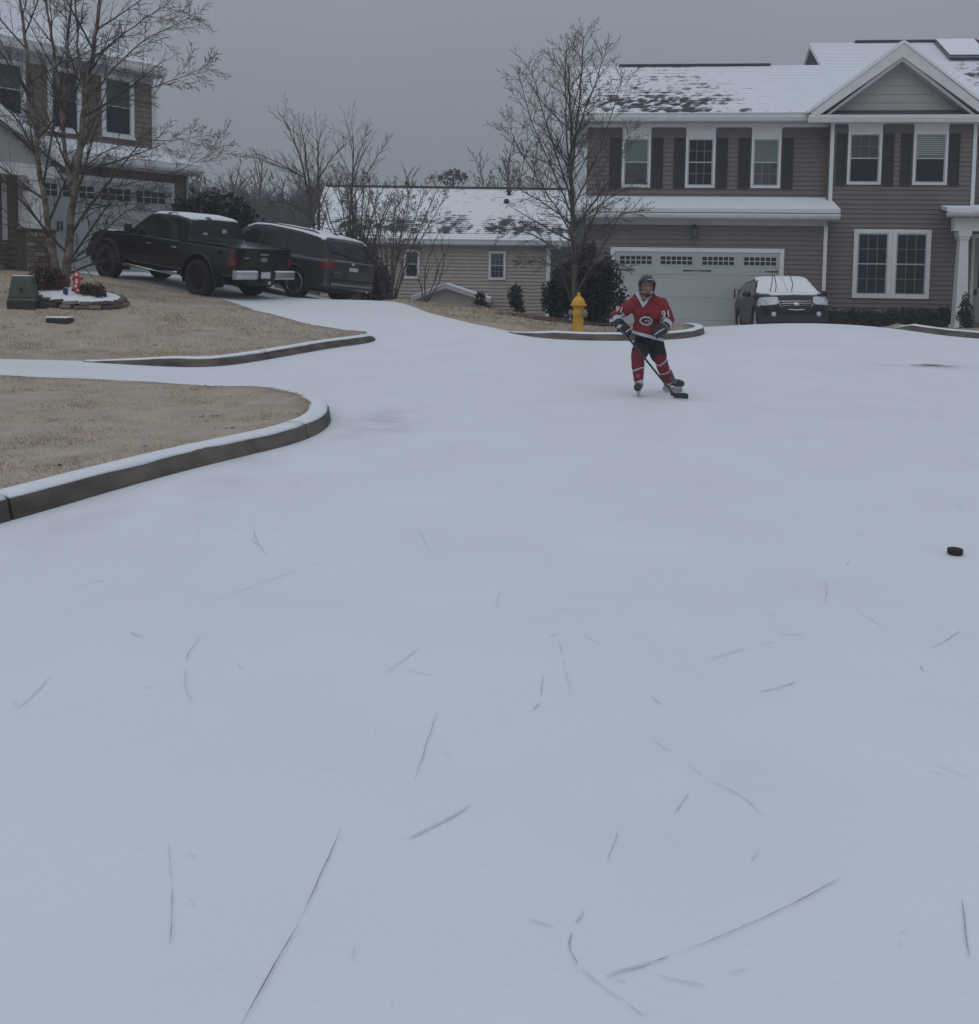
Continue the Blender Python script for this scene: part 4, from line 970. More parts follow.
def wheel(root, x, y, r, wd, side, rim_m='rim_dark', spokes=6, rim_r=None, name='wheel'):
    rr = rim_r or r * .62; mb = MB(); Mx = Matrix.Translation((x, y, r)) @ Matrix.Rotation(math.pi / 2, 4, 'X')
    h = wd / 2; mb.lathe([(rr, -h * .8), (rr + .02, -h * .92), (r - .06, -h), (r - .015, -h * .86), (r, -h * .6), (r, h * .6), (r - .015, h * .86), (r - .06, h), (rr + .02, h * .92), (rr, h * .8), (rr * .9, 0)], 36, Mx)
    # tread blocks
    for k in range(36):
        a = 2 * math.pi * k / 36
        B = Mx @ Matrix.Rotation(a, 4, 'Z')
        mb.box(r - .008, r + .008, -.05, .02, -h * .8, -h * .1, B); mb.box(r - .008, r + .008, -.02, .05, h * .1, h * .8, B)
    w = mb.build(name, M['rubber'], root, 40)
    f = h * .55 * side; q = MB(); Mo = Mx
    s = -side                        # outward in the rotated frame
    o_ = lambda z: s * z
    q.lathe([(rr, o_(h * .8)), (rr * .97, o_(h * .86)), (rr * .92, o_(h * .7)), (rr * .9, o_(h * .25)), (.01, o_(h * .2))], 36, Mx)
    for k in range(spokes):
        a = 2 * math.pi * k / spokes; B = Mx @ Matrix.Rotation(a, 4, 'Z')
        z0, z1 = sorted((o_(h * .3), o_(h * .68))); q.box(.04, rr * .94, -.03, .03, z0, z1, B)
    q.lathe([(.075, o_(h * .3)), (.075, o_(h * .74)), (.05, o_(h * .8)), (.005, o_(h * .8))], 16, Mx)
    q.build('rim', M[rim_m], w, 40); return w
def arch(root, xc, zc, rad, y, m, side, tube=.035, name='fender_flare', a0=-.12):
    pts = [(xc + rad * math.cos(a), side * y, zc + rad * math.sin(a)) for a in np.linspace(a0, math.pi - a0, 28)]
    MB().tube(pts, tube, 8).build(name, M[m], root, 'all')
def liner(root, xc, zc, rad, y0, y1):
    mb = MB(); rings = []
    for a in np.linspace(-.35, math.pi + .35, 24):
        c, s = xc + rad * math.cos(a), zc + rad * math.sin(a); rings.append([Vector((c, y0, s)), Vector((c, y1, s))])
    mb.loft(rings, close=False); k = len(mb.v); mb.v.append((xc, y0, zc)); n = 24
    for i in range(n - 1): mb.f.append((k, 2 * i, 2 * i + 2)); mb.m.append(0)
    mb.build('wheel_well', M['trim_dark'], root, fix=False)
def place(root, rear, front, wb_rear, heading):
    h = Vector((math.cos(heading), math.sin(heading))); 
def vehicle_root(name, x, y, z, heading, pitch, roll, label, cat, scale=1.0):
    e = empty(name, (0, 0, 0), label=label, cat=cat)
    e.matrix_world = Matrix.Translation((x, y, z)) @ Matrix.Rotation(heading, 4, 'Z') @ Matrix.Rotation(-pitch, 4, 'Y') @ Matrix.Rotation(roll, 4, 'X') @ Matrix.Scale(scale, 4)
    return e
def settle(x, y, heading, xr, xf, tr):
    """height, pitch and roll of a vehicle standing on the ground at four wheels"""
    h = Vector((math.cos(heading), math.sin(heading))); l = Vector((-h.y, h.x)); g = {}
    for a in (xr, xf):
        for b in (-tr, tr): g[a, b] = T(x + h.x * a + l.x * b, y + h.y * a + l.y * b)
    zr, zf = (g[xr, tr] + g[xr, -tr]) / 2, (g[xf, tr] + g[xf, -tr]) / 2; pitch = math.atan2(zf - zr, xf - xr)
    roll = math.atan2((g[xr, tr] + g[xf, tr] - g[xr, -tr] - g[xf, -tr]) / 2, 2 * tr)
    return zr - xr * (zf - zr) / (xf - xr) + .004, pitch, roll

# ---- black crew-cab pickup
HD = R(147)
SC = .94; XR, XF = -1.66, 2.02; hh_ = Vector((math.cos(HD), math.sin(HD))); rr_ = Vector((hh_.y, -hh_.x)); c0 = Vector((-6.88, 23.5)) + rr_ * .86 * SC - hh_ * XR * SC; tx, ty = c0
z0, pt, rl = settle(tx, ty, HD, XR * SC, XF * SC, .86 * SC)
TR = vehicle_root('pickup_truck', tx, ty, z0, HD, pt, rl, 'black crew cab pickup truck with chrome rear bumper parked on the sloping driveway', 'truck', SC)
top = [(-2.90, 1.33), (-1.26, 1.38), (-1.235, 1.40), (-1.12, 1.88), (-1.02, 1.935), (-.5, 1.985), (.25, 1.965), (.55, 1.89), (1.22, 1.39), (1.36, 1.35), (2.45, 1.27), (2.80, 1.16), (2.90, .98)]
V, F = shell(top, [(-3, 1.29), (2.3, 1.27), (2.9, 1.0)], [(-3, .60), (-2.5, .56), (2.3, .54), (2.9, .50)], [(-2.91, .975), (-2.8, .995), (0, 1.0), (2.4, .99), (2.75, .95), (2.9, .86)], .30, 5, .028, .10, .965)
WR = .455
def cl_truck(c, n):
    x, y, z = c; ay = abs(y); s = 'L' if y > 0 else 'R'
    for xa in (XR, XF):
        if math.hypot(x - xa, z - WR - .03) < .575 and ay > .62 : return None
    side = abs(n[1]) > .55
    if side and 1.34 < z < 1.86:
        fr = 1.02 - (z - 1.36) * 1.30
        if .14 < x < fr: return 'fw' + s
        if -.86 < x < .06: return 'rw' + s
    if n[0] > .3 and .52 < x < 1.24 and 1.40 < z < 1.90 and ay < .88 - (z - 1.4) * .33: return 'ws'
    if n[0] < -.5 and x > -1.3 and 1.43 < z < 1.86 and ay < .76 - (z - 1.43) * .25: return 'rwin'
    if x < -2.83 and z > .80:
        if ay > .885 and .86 < z < 1.24: return ('tail' if z < 1.08 else 'tald') + s
        if x < -2.89: return 'seam9' + s if ay > .855 else 'tg'
    if x < -2.76 and ay > .93 and .86 < z < 1.24: return ('tail' if z < 1.08 else 'tald') + s
    if side and .58 < z < 1.36:
        for k, xs_ in enumerate((-1.225, -.93, .10, 1.08)):
            if abs(x - xs_) < .011: return 'seam%d' % k + s
        if -.93 < x < .10: return 'rd' + s
        if .10 < x < 1.08: return 'fd' + s
    if x > 2.85 and .62 < z < .98 and ay < .62: return 'grille'
    return 'body'
sp = {'body': ('body', 'paint_truck', 0), 'ws': ('windshield', 'glass', -.004), 'rwin': ('rear_window', 'glass', -.006), 'tg': ('tailgate', 'paint_truck', .006), 'seam': ('panel_gap', 'black', -.008), 'grille': ('grille', 'trim_dark', .01)}
for s in 'LR':
    sp.update({'fw' + s: ('side_window', 'glass', -.006), 'rw' + s: ('side_window', 'glass', -.006), 'tail' + s: ('tail_light', 'tail_red', .008), 'tald' + s: ('tail_light', 'tail_dark', .008), 'fd' + s: ('door', 'paint_truck', .001), 'rd' + s: ('door', 'paint_truck', .001)})
def sn_truck(c, n):
    x, y, z = c
    if n[2] > .75 and z > 1.86: return noise.noise(Vector((x * 2.2, y * 2.2, 3))) + (.25 if x < -.3 else 0) > -.12
    if n[2] > .75 and x > 1.4 and z > 1.2: return noise.noise(Vector((x * 3, y * 3, 8))) > .12
    return False
P = split_shell(V, F, cl_truck, sp, TR, sn_truck, .018)
for s in 'LR':
    sg = 1 if s == 'L' else -1
    MB().box(-.85, -.67, .999 * sg - .035, .999 * sg + .035, 1.115, 1.155).build('handle', M['chrome'], P['rd' + s], bevel=.01)
    MB().box(.16, .34, .999 * sg - .035, .999 * sg + .035, 1.115, 1.155).build('handle', M['chrome'], P['fd' + s], bevel=.01)
    mi = MB(); mi.box(.84, .98, sg * 1.0 - .10 * (sg < 0) - 0, sg * 1.0 + .10 * (sg > 0), 1.40, 1.46); o = mi
    o.box(.86, .98, min(sg * 1.05, sg * 1.24), max(sg * 1.05, sg * 1.24), 1.37, 1.56); o.build('side_mirror', M['trim_dark'], TR, bevel=.03)
    for xa, rr in ((XR, .585), (XF, .585)):
        arch(TR, xa, WR + .03, rr, .985, 'trim_dark' if xa > 0 else 'paint_truck', sg, .036); liner(TR, xa, WR + .03, .585, sg * .60, sg * .975)
        wheel(TR, xa, sg * .86, WR, .30, sg, 'rim_dark', 8)
    rb = MB(); rb.tube([(-.95, sg * .97, .50), (-.85, sg * 1.07, .47), (1.15, sg * 1.07, .47), (1.25, sg * .97, .50)], .05, 8); rb.build('running_board', M['chrome'], TR, 'all')
    MB().box(XR - .62, XR - .59, min(sg * .72, sg * .98), max(sg * .72, sg * .98), .28, .62).build('mud_flap', M['rubber'], TR)
    # bed-rail cap and light strip under the windows
    MB().box(-2.88, -1.26, min(sg * .90, sg * .975), max(sg * .90, sg * .975), 1.345, 1.372).build('bed_rail', M['trim_dark'], TR, bevel=.008)
    MB().box(-.95, 1.0, min(sg * .968, sg * .985), max(sg * .968, sg * .985), 1.285, 1.302).build('belt_trim', M['steel'], TR)
for ya, yb in ((-.99, -.30), (.30, .99)):
    bp = MB(); bp.loft([[Vector((-2.93 + dx, y, .56 + dz)) for dx, dz in ((0, 0), (-.11, .01), (-.15, .05), (-.15, .20), (-.11, .235), (0, .24))] for y in np.linspace(ya, yb, 8)])
    bump = bp.build('rear_bumper', M['chrome'], TR, 30)
MB().box(-3.04, -2.93, -.299, .299, .57, .79).build('bumper_step', M['trim_dark'], bump, bevel=.01)
MB().box(-3.052, -3.041, -.155, .155, .60, .76).build('license_plate', M['plate'], bump)
MB().box(-3.2, -2.9, -.05, .05, .46, .55).build('tow_hitch', M['steel'], TR, bevel=.01)
MB().lathe([(.01, -.006), (.12, -.006), (.12, .006), (.01, .008)], 20, Matrix.Translation((-2.945, 0, 1.06)) @ Matrix.Rotation(-math.pi / 2, 4, 'Y') @ Matrix.Diagonal((.45, 1, 1, 1))).build('badge', M['steel'], P['tg'])
MB().box(-2.962, -2.948, -.14, .14, 1.17, 1.21).build('handle', M['steel'], P['tg'], bevel=.005)
MB().box(-2.96, -2.945, .50, .68, 1.08, 1.11).build('badge', M['steel'], P['tg'])
MB().box(-2.9, 2.6, -.45, .45, .40, .56).build('chassis', M['trim_dark'], TR)
MB().tube([(XR, -.8, WR), (XR, .8, WR)], .07, 8).build('axle', M['trim_dark'], TR); MB().ell((XR, .1, WR), (.17, .17, .17)).build('differential', M['trim_dark'], TR, 'all')
MB().tube([(XF, -.8, WR), (XF, .8, WR)], .06, 8).build('axle', M['trim_dark'], TR)
fb = MB(); fb.loft([[Vector((2.86 + dx - .10 * (abs(y) / .98) ** 3, y, .52 + dz)) for dx, dz in ((0, 0), (.10, .01), (.13, .06), (.13, .18), (.09, .23), (0, .23))] for y in np.linspace(-.98, .98, 16)]); fb.build('front_bumper', M['trim_dark'], TR, 30)
for sg in (-1, 1): MB().box(2.78, 2.93, min(sg * .62, sg * .90), max(sg * .62, sg * .90), .86, 1.08).build('headlight', M['lamp'], TR, bevel=.03)
def text_part(body, size, mtx, m, name, parent, ext=.002):
    cu = bpy.data.curves.new(name, 'FONT'); cu.body = body; cu.size = size; cu.extrude = ext; cu.align_x = 'CENTER'; cu.align_y = 'CENTER'; cu.offset = size * .018; cu.resolution_u = 3
    t = bpy.data.objects.new('t', cu); COL.objects.link(t); dg = bpy.context.evaluated_depsgraph_get()
    me = bpy.data.meshes.new_from_object(t.evaluated_get(dg)); bpy.data.objects.remove(t); me.materials.clear(); me.materials.append(m); me.name = name
    me.transform(mtx); o = bpy.data.objects.new(name, me); return link(o, parent)
text_part('4x4', .16, Matrix.Translation((-2.38, .9985, 1.17)) @ Matrix.Rotation(math.pi, 4, 'Z') @ Matrix.Rotation(math.pi / 2, 4, 'X'), M['rim_dark'], 'decal', TR)
# stickers on the rear glass
MB().box(-1.195, -1.188, -.30, -.16, 1.56, 1.66).build('sticker', M['plate'], P['rwin']); MB().box(-1.215, -1.208, .35, .48, 1.50, 1.56).build('sticker', M['plate'], P['rwin'])

# ---- grey SUV beside it
h2 = Vector((math.cos(HD), math.sin(HD))); l2 = Vector((-h2.y, h2.x)); XR2, XF2 = -1.42, 1.45
lr = Vector((-4.98, 25.3)); c2 = lr - l2 * .82 - h2 * XR2
z0, pt, rl = settle(c2.x, c2.y, HD, XR2, XF2, .82)
SV = vehicle_root('suv', c2.x, c2.y, z0, HD, pt, rl, 'dark grey SUV with snow on its roof parked beyond the black pickup', 'car')
top = [(-2.47, 1.03), (-2.44, 1.10), (-2.18, 1.55), (-2.08, 1.635), (-1.9, 1.665), (-1.3, 1.735), (-.2, 1.785), (.35, 1.755), (.75, 1.62), (1.40, 1.20), (1.55, 1.15), (2.1, 1.07), (2.38, .94), (2.46, .76)]
V, F = shell(top, [(-2.5, 1.09), (-1, 1.06), (1.4, 1.0), (2.5, .85)], [(-2.5, .42), (-2.2, .32), (2.0, .28), (2.5, .32)], [(-2.48, .90), (-2.40, .945), (-2.1, .985), (1.8, .985), (2.2, .93), (2.4, .82), (2.48, .70)], .27, 5, .026, .09, .955)
W2 = .385
def cl_suv(c, n):
    x, y, z = c; ay = abs(y); s = 'L' if y > 0 else 'R'
    for xa in (XR2, XF2):
        if math.hypot(x - xa, z - W2) < .45 and ay > .6: return None
    side = abs(n[1]) > .5
    if side and z > 1.09 and n[0] > -.6 and n[0] < .55:
        ztop = 1.66 if x < .3 else 1.66 - (x - .3) * .62
        if z < ztop and x > -2.24 + (z - 1.1) * .42 and x < 1.15:
            if abs(x - .05) < .04 or abs(x + .95) < .035: return 'trim' + ('1' if x > -.5 else '2') + s
            return ('fw' if x > .05 else 'mw' if x > -.95 else 'qw') + s
    if x < -2.15 and z > 1.13 and z < 1.57 and ay < .80 - (z - 1.13) * .20 and n[0] < -.3: return 'rwin'
    if x > .75 and n[0] > .25 and 1.2 < z < 1.6 and ay < .83 - (z - 1.2) * .3: return 'ws'
    if x < -1.95 and 1.11 < z < 1.60 and ay > .5: return 'trim3' + s
    if (x < -2.40 and ay > .66 and .86 < z < 1.04) or (x < -2.25 and ay > .8 and .88 < z < 1.04): return 'tail' + s
    if x < -2.40 and z < .60: return 'bmp'
    if x < -2.46 and abs(z - .625) < .012: return 'seam9'
    if z < .42: return 'clad'
    if side and .42 < z < 1.1:
        for k, xs_ in enumerate((-.97, .05, 1.08)):
            if abs(x - xs_) < .011: return 'seam%d' % k + s
    if x < -2.45 and ay < .80 and z > .62: return 'hatch'
    return 'body'
sp = {'body': ('body', 'paint_suv', 0), 'ws': ('windshield', 'glass', -.004), 'rwin': ('rear_window', 'glass', -.004), 'trim': ('pillar_trim', 'black', -.003), 'bmp': ('rear_bumper', 'paint_suv', .012), 'clad': ('cladding', 'trim_dark', .006), 'seam': ('panel_gap', 'black', -.008), 'hatch': ('tailgate', 'paint_suv', .002)}
for s in 'LR':
    sp.update({'fw' + s: ('side_window', 'glass', -.005), 'mw' + s: ('side_window', 'glass', -.005), 'qw' + s: ('side_window', 'glass', -.005), 'tail' + s: ('tail_light', 'tail_red', .008)})
P = split_shell(V, F, cl_suv, sp, SV, lambda c, n: n[2] > .42 and c[2] > 1.55 and c[0] < .62 and n[0] > -.6, .035)
for sg in (-1, 1):
    for xa in (XR2, XF2):
        arch(SV, xa, W2, .455, .968, 'trim_dark', sg, .03); liner(SV, xa, W2, .45, sg * .58, sg * .95); wheel(SV, xa, sg * .83, W2, .25, sg, 'rim_silver', 5, .27)
    MB().tube([(-1.85, sg * .70, 1.69), (-1.65, sg * .71, 1.745), (.1, sg * .71, 1.80), (.3, sg * .70, 1.77)], .018, 6).build('roof_rail', M['trim_dark'], SV)
    mi = MB(); mi.box(.95, 1.10, min(sg * .95, sg * 1.20), max(sg * .95, sg * 1.20), 1.06, 1.22); mi.build('side_mirror', M['paint_suv'], SV, bevel=.04)
MB().box(-2.535, -2.512, -.155, .155, .86, .955).build('license_plate', M['plate'], P['hatch'])
MB().ell((-2.50, 0, 1.04), (.025, .06, .045)).build('badge', M['chrome'], P['hatch'], 'all')
MB().box(-2.525, -2.51, -.75, .75, 1.075, 1.095).build('hatch_trim', M['chrome'], P['hatch'], bevel=.006)
MB().box(-2.53, -2.512, .50, .72, .78, .80).build('badge', M['steel'], P['hatch'])
MB().box(-2.545, -2.51, -.78, .78, .47, .52).build('bumper_trim', M['steel'], P['bmp'], bevel=.01)
MB().tube([(-2.25, -.35, 1.24), (-2.44, .15, 1.17)], .012, 5).build('rear_wiper', M['black'], SV)
MB().ell((-1.75, 0, 1.72), (.10, .02, .06)).build('antenna_fin', M['paint_suv'], SV, 'all')
MB().box(-2.2, 2.2, -.6, .6, .24, .36).build('underbody', M['trim_dark'], SV)
for xa in (XR2, XF2): MB().tube([(xa, -.75, W2), (xa, .75, W2)], .06, 8).build('axle', M['trim_dark'], SV)

# ---- dark wagon in front of the garage, nose towards us
wx, wy = 8.12, 27.8; HW = R(-95.5)
z0, pt, rl = settle(wx, wy, HW, -1.35, 1.40, .78); 
WG = vehicle_root('station_wagon', wx, wy, z0, HW, pt, rl, 'dark blue wagon with snow covered windshield parked before the white garage door', 'car')
top = [(-2.38, 1.0), (-2.34, 1.08), (-2.05, 1.46), (-1.9, 1.51), (-1.2, 1.565), (0, 1.58), (.30, 1.55), (.62, 1.44), (1.22, 1.09), (1.36, 1.06), (1.9, 1.01), (2.22, .93), (2.31, .78), (2.34, .70)]
V, F = shell(top, [(-2.4, 1.02), (0, .99), (1.2, .96), (2.0, .88), (2.35, .64)], [(-2.4, .40), (-2, .30), (1.8, .26), (2.34, .28)], [(-2.38, .80), (-2.2, .89), (-1.8, .92), (1.5, .92), (1.95, .89), (2.2, .82), (2.30, .74), (2.34, .66)], .38, 5, .022, .09, .955)
W3 = .35
def cl_wag(c, n):
    x, y, z = c; ay = abs(y); s = 'L' if y > 0 else 'R'
    for xa in (-1.35, 1.40):
        if math.hypot(x - xa, z - W3) < .41 and ay > .55: return None
    side = abs(n[1]) > .5
    if side and 1.03 < z < 1.48 and abs(n[0]) < .6 and -1.95 + (z - 1.03) * .4 < x < 1.02 - (z - 1.03) * 1.25:
        if abs(x + .08) < .03 or abs(x + 1.02) < .03: return 'trim' + ('1' if x > -.5 else '2') + s
        return ('fw' if x > -.08 else 'mw' if x > -1.02 else 'qw') + s
    if .42 < x < 1.24 and n[0] > .25 and 1.09 < z < 1.52 and ay < .80 - (z - 1.09) * .46: return 'ws'
    if x < -2.0 and 1.06 < z < 1.5 and ay < .7 and n[0] < -.3: return 'rwin'
    if x > 1.86 and ay > .43 and z < .925 and z > .705 and (.70 + (.8 - min(ay, .8)) * .12) < z: return 'head' + s
    if x > 2.26 and ay < .44 - max(0, .76 - z) * .7 and .555 < z < .84: return 'grille'
    if x > 2.1 and z < .46: return 'clad'
    if z < .40: return 'clad'
    if side and .42 < z < 1.0:
        for k, xs_ in enumerate((-1.02, -.06, 1.0)):
            if abs(x - xs_) < .01: return 'seam%d' % k + s
    return 'body'
sp = {'body': ('body', 'paint_wagon', 0), 'ws': ('windshield', 'glass', -.004), 'rwin': ('rear_window', 'glass', -.004), 'trim': ('pillar_trim', 'black', -.003), 'clad': ('cladding', 'trim_dark', .008), 'seam': ('panel_gap', 'black', -.008), 'grille': ('grille', 'black', .004)}
for s in 'LR': sp.update({'fw' + s: ('side_window', 'glass_grey', -.005), 'mw' + s: ('side_window', 'glass_grey', -.005), 'qw' + s: ('side_window', 'glass_grey', -.005), 'head' + s: ('headlight', 'lamp', .006)})
def sn_wag(c, n):
    x, y, z = c; ay = abs(y)
    if .42 < x < 1.40 and n[0] > .2 and z > 1.03 and ay < .82 - (z - 1.05) * .44: return True
    if n[2] > .7 and (z > 1.44 or (1.1 < x < 2.06 and z > .955 and ay < .78 - max(0, x - 1.6) * .45)): return True
    return False
P = split_shell(V, F, cl_wag, sp, WG, sn_wag, .028)
gb = MB()
for zz in (.81, .755, .70, .645):
    w = .43 - max(0, .76 - zz) * .9; gb.tube([(2.33 + .05 * (1 - (y / .5) ** 2) - .06 * (zz - .6), y, zz) for y in np.linspace(-w, w, 9)], .011, 6)
gb.tube([(2.37, -.43, .82), (2.365, -.44, .76), (2.36, -.33, .60), (2.405, 0, .585), (2.36, .33, .60), (2.365, .44, .76), (2.37, .43, .82)], .014, 6)
gb.build('grille_bar', M['chrome'], P['grille'], 'all')
MB().ell((2.405, 0, .735), (.02, .085, .045)).build('badge', M['chrome'], P['grille'], 'all')
for sg in (-1, 1):
    MB().ell((2.335, sg * .56, .475), (.05, .07, .07)).build('fog_light', M['lamp'], WG, 'all')
    mi = MB(); mi.ell((.88, sg * 1.02, 1.06), (.09, .12, .085)); mi.build('side_mirror', M['paint_wagon'], WG, 'all')
    for xa in (-1.35, 1.40):
        arch(WG, xa, W3, .412, .905, 'trim_dark', sg, .026); liner(WG, xa, W3, .41, sg * .55, sg * .89); wheel(WG, xa, sg * .78, W3, .23, sg, 'rim_silver', 10, .24)
for ya, yb in ((.10, .02), (-.46, -.40)):      # wipers standing up off the glass
    MB().tube([(1.24, ya, 1.10), (1.45, ya * .98, 1.30), (1.30, yb, 1.66)], .012, 5).build('wiper', M['black'], WG)
MB().tube([(1.25, -.32, 1.10), (1.42, -.33, 1.27), (1.26, -.35, 1.56)], .012, 5).build('wiper', M['black'], WG)
MB().tube([(-1.2, .2, 1.64), (-1.55, .2, 2.05)], .006, 5).build('antenna', M['black'], WG)
MB().box(-2, 2, -.55, .55, .22, .34).build('underbody', M['trim_dark'], WG)
for xa in (-1.35, 1.40): MB().tube([(xa, -.72, W3), (xa, .72, W3)], .05, 8).build('axle', M['trim_dark'], WG)
# ------------------------------------------------------------------ trees and shrubs
def bpath(rg, p, d, L, n, wob, trop):
    pts = [Vector(p)]; d = Vector(d).normalized(); s = L / n
    for _ in range(n):
        d = (d + Vector((rg.gauss(0, wob), rg.gauss(0, wob), rg.gauss(0, wob) + trop))).normalized(); pts.append(pts[-1] + d * s)
    return pts
def along(pts, t):
    x = t * (len(pts) - 1); i = min(int(x), len(pts) - 2); f = x - i
    return pts[i].lerp(pts[i + 1], f), (pts[i + 1] - pts[i]).normalized()
def tree(name, base, stems, lv, seed, label, cat='tree', trunk_m='bark', crown_m='twig', group=None, tips=None, tip_m='seed', minr=.0022):
    """stems: [(points, r0, r1)] relative to base; lv: per level dict(n, t0, ang, len, wob, trop, seg)"""
    rg = random.Random(seed); root = empty(name, base, label=label, cat=cat, group=group); tr, cr, tp = MB(), MB(), MB()
    def rec(pts, r0, r1, level, L):
        if level >= len(lv):
            if tips: 
                for t in (1.0, .7):
                    if rg.random() < tips[0]:
                        q = along(pts, t)[0]
                        for _ in range(tips[2]):
                            o = Vector((rg.gauss(0, 1), rg.gauss(0, 1), rg.gauss(0, 1))) * tips[1]; a = Vector((rg.gauss(0, 1), rg.gauss(0, 1), rg.gauss(0, 1))).normalized() * tips[1] * .8; b = a.orthogonal().normalized() * tips[1] * .6
                            tp.add([q + o - a, q + o + b, q + o + a, q + o - b], [(0, 1, 2, 3)])
            return
        P_ = lv[level]; n = P_['n'] if not isinstance(P_['n'], tuple) else rg.randint(*P_['n']); az = rg.uniform(0, 6.28)
        for k in range(n):
            t = P_['t0'] + (1 - P_['t0']) * (k + rg.uniform(.1, .9)) / n; p, d = along(pts, t); az += 2.4 + rg.uniform(-.5, .5)
            u = d.orthogonal().normalized(); v = d.cross(u); a = R(rg.uniform(*P_['ang'])); nd = d * math.cos(a) + (u * math.cos(az) + v * math.sin(az)) * math.sin(a)
            l = P_['len'] * rg.uniform(.65, 1.15) * P_.get('prof', lambda t: 1 - .55 * t)(t) * (L if P_.get('rel') else 1)
            rr = max(minr, min((r0 + (r1 - r0) * t) * P_.get('rf', .55), l * P_.get('slim', .014)))
            c = bpath(rg, p, nd, l, P_['seg'], P_['wob'], P_['trop']); re = max(minr * .8, rr * .25)
            cr.tube(c, [rr + (re - rr) * i / (len(c) - 1) for i in range(len(c))], 4 if level == 0 else 3, False)
            rec(c, rr, re, level + 1, l)
    for pts, r0, r1, main in stems:
        pts = smooth_path(pts, 2); n = len(pts) - 1; pts = [p + Vector((rg.gauss(0, 1), rg.gauss(0, 1), 0)) * .012 if 0 < i < n else p for i, p in enumerate(pts)]
        rad = [r0 + (r1 - r0) * (i / n) ** .8 for i in range(n + 1)]; rad[0] *= 1.25
        (tr if main else cr).tube(pts, rad, 10 if r0 > .04 else 6)
        rec(pts, r0, r1, 0, sum((b - a).length for a, b in zip(pts[:-1], pts[1:])))
    t = tr.build('trunk', M[trunk_m], root, 'all', fix=False); c = cr.build('crown', M[crown_m], root, 'all', fix=False)
    if tp.f: tag(tp.build('seed_heads', M[tip_m], c, fix=False), kind='stuff')
    return root
def gpt(px, py, Y):        # a plant foot on the lawn at distance Y below photo column px
    p = at(px, py, Y); return Vector((p.x, p.y, T(p.x, p.y) + lawn_off(p.x, p.y) - .03))
def rel(base, seq, Y):
    return [at(x, y, Y + (e[0] if e else 0)) - base for x, y, *e in seq]

# river birch, two leaders parting near the ground
b = gpt(60, 300, 19.8); D = 19.8
birch_stems = [
 ([Vector((0, 0, -.1))] + rel(b, [(60, 283), (50, 240), (45, 200), (38, 160), (35, 120), (30, 70), (22, 20), (16, -40), (12, -90)], D), .082, .014, True),
 ([Vector((.1, 0, -.1))] + rel(b, [(66, 280), (69, 240), (74, 190), (80, 150), (86, 100), (93, 55), (98, 10), (108, -50), (112, -110)], D), .105, .016, True),
 (rel(b, [(73, 195), (66, 165), (63, 120), (58, 80), (50, 30), (42, -20), (36, -80)], D), .055, .010, True),
 (rel(b, [(63, 130), (66, 80), (69, 30), (72, -20), (70, -70)], D), .045, .01, True),
 (rel(b, [(84, 110), (82, 70), (76, 30), (74, -30)], D), .045, .01, True),
 (rel(b, [(91, 70), (108, 45), (135, 25), (165, 6), (185, -10)], D), .020, .004, False),
 (rel(b, [(85, 105), (110, 70), (140, 42), (172, 27), (195, 14)], D), .019, .004, False),
 (rel(b, [(82, 130), (110, 105), (150, 88), (182, 77), (208, 66)], D), .017, .004, False),
 (rel(b, [(77, 175), (105, 150), (140, 140), (175, 141), (200, 136)], D), .015, .004, False),
 (rel(b, [(74, 205), (100, 190), (145, 180), (188, 168), (222, 146)], D), .015, .004, False),
 (rel(b, [(72, 262), (85, 250), (100, 235), (125, 212), (142, 203)], D), .026, .005, False),
 (rel(b, [(72, 215), (95, 208), (125, 200), (160, 192)], D), .014, .004, False),
 (rel(b, [(48, 200), (30, 190), (5, 180), (-20, 178)], D), .022, .005, False),
 (rel(b, [(40, 165), (25, 130), (5, 105), (-25, 90)], D), .025, .005, False),
 (rel(b, [(34, 110), (15, 70), (-10, 40), (-30, 20)], D), .025, .005, False)]
tree('birch_tree', b, birch_stems, [dict(n=20, t0=.14, ang=(28, 65), len=.34, rel=True, wob=.032, trop=.012, seg=6, rf=.5, prof=lambda t: 1 - .5 * t), dict(n=(9, 12), t0=.10, ang=(22, 50), len=.46, rel=True, wob=.045, trop=.005, seg=4), dict(n=(3, 5), t0=.2, ang=(22, 48), len=.5, rel=True, wob=.05, trop=.0, seg=2)], 3,
     'bare river birch with pale peeling twin trunks growing in the stone edged bed', trunk_m='birch', minr=.0035)

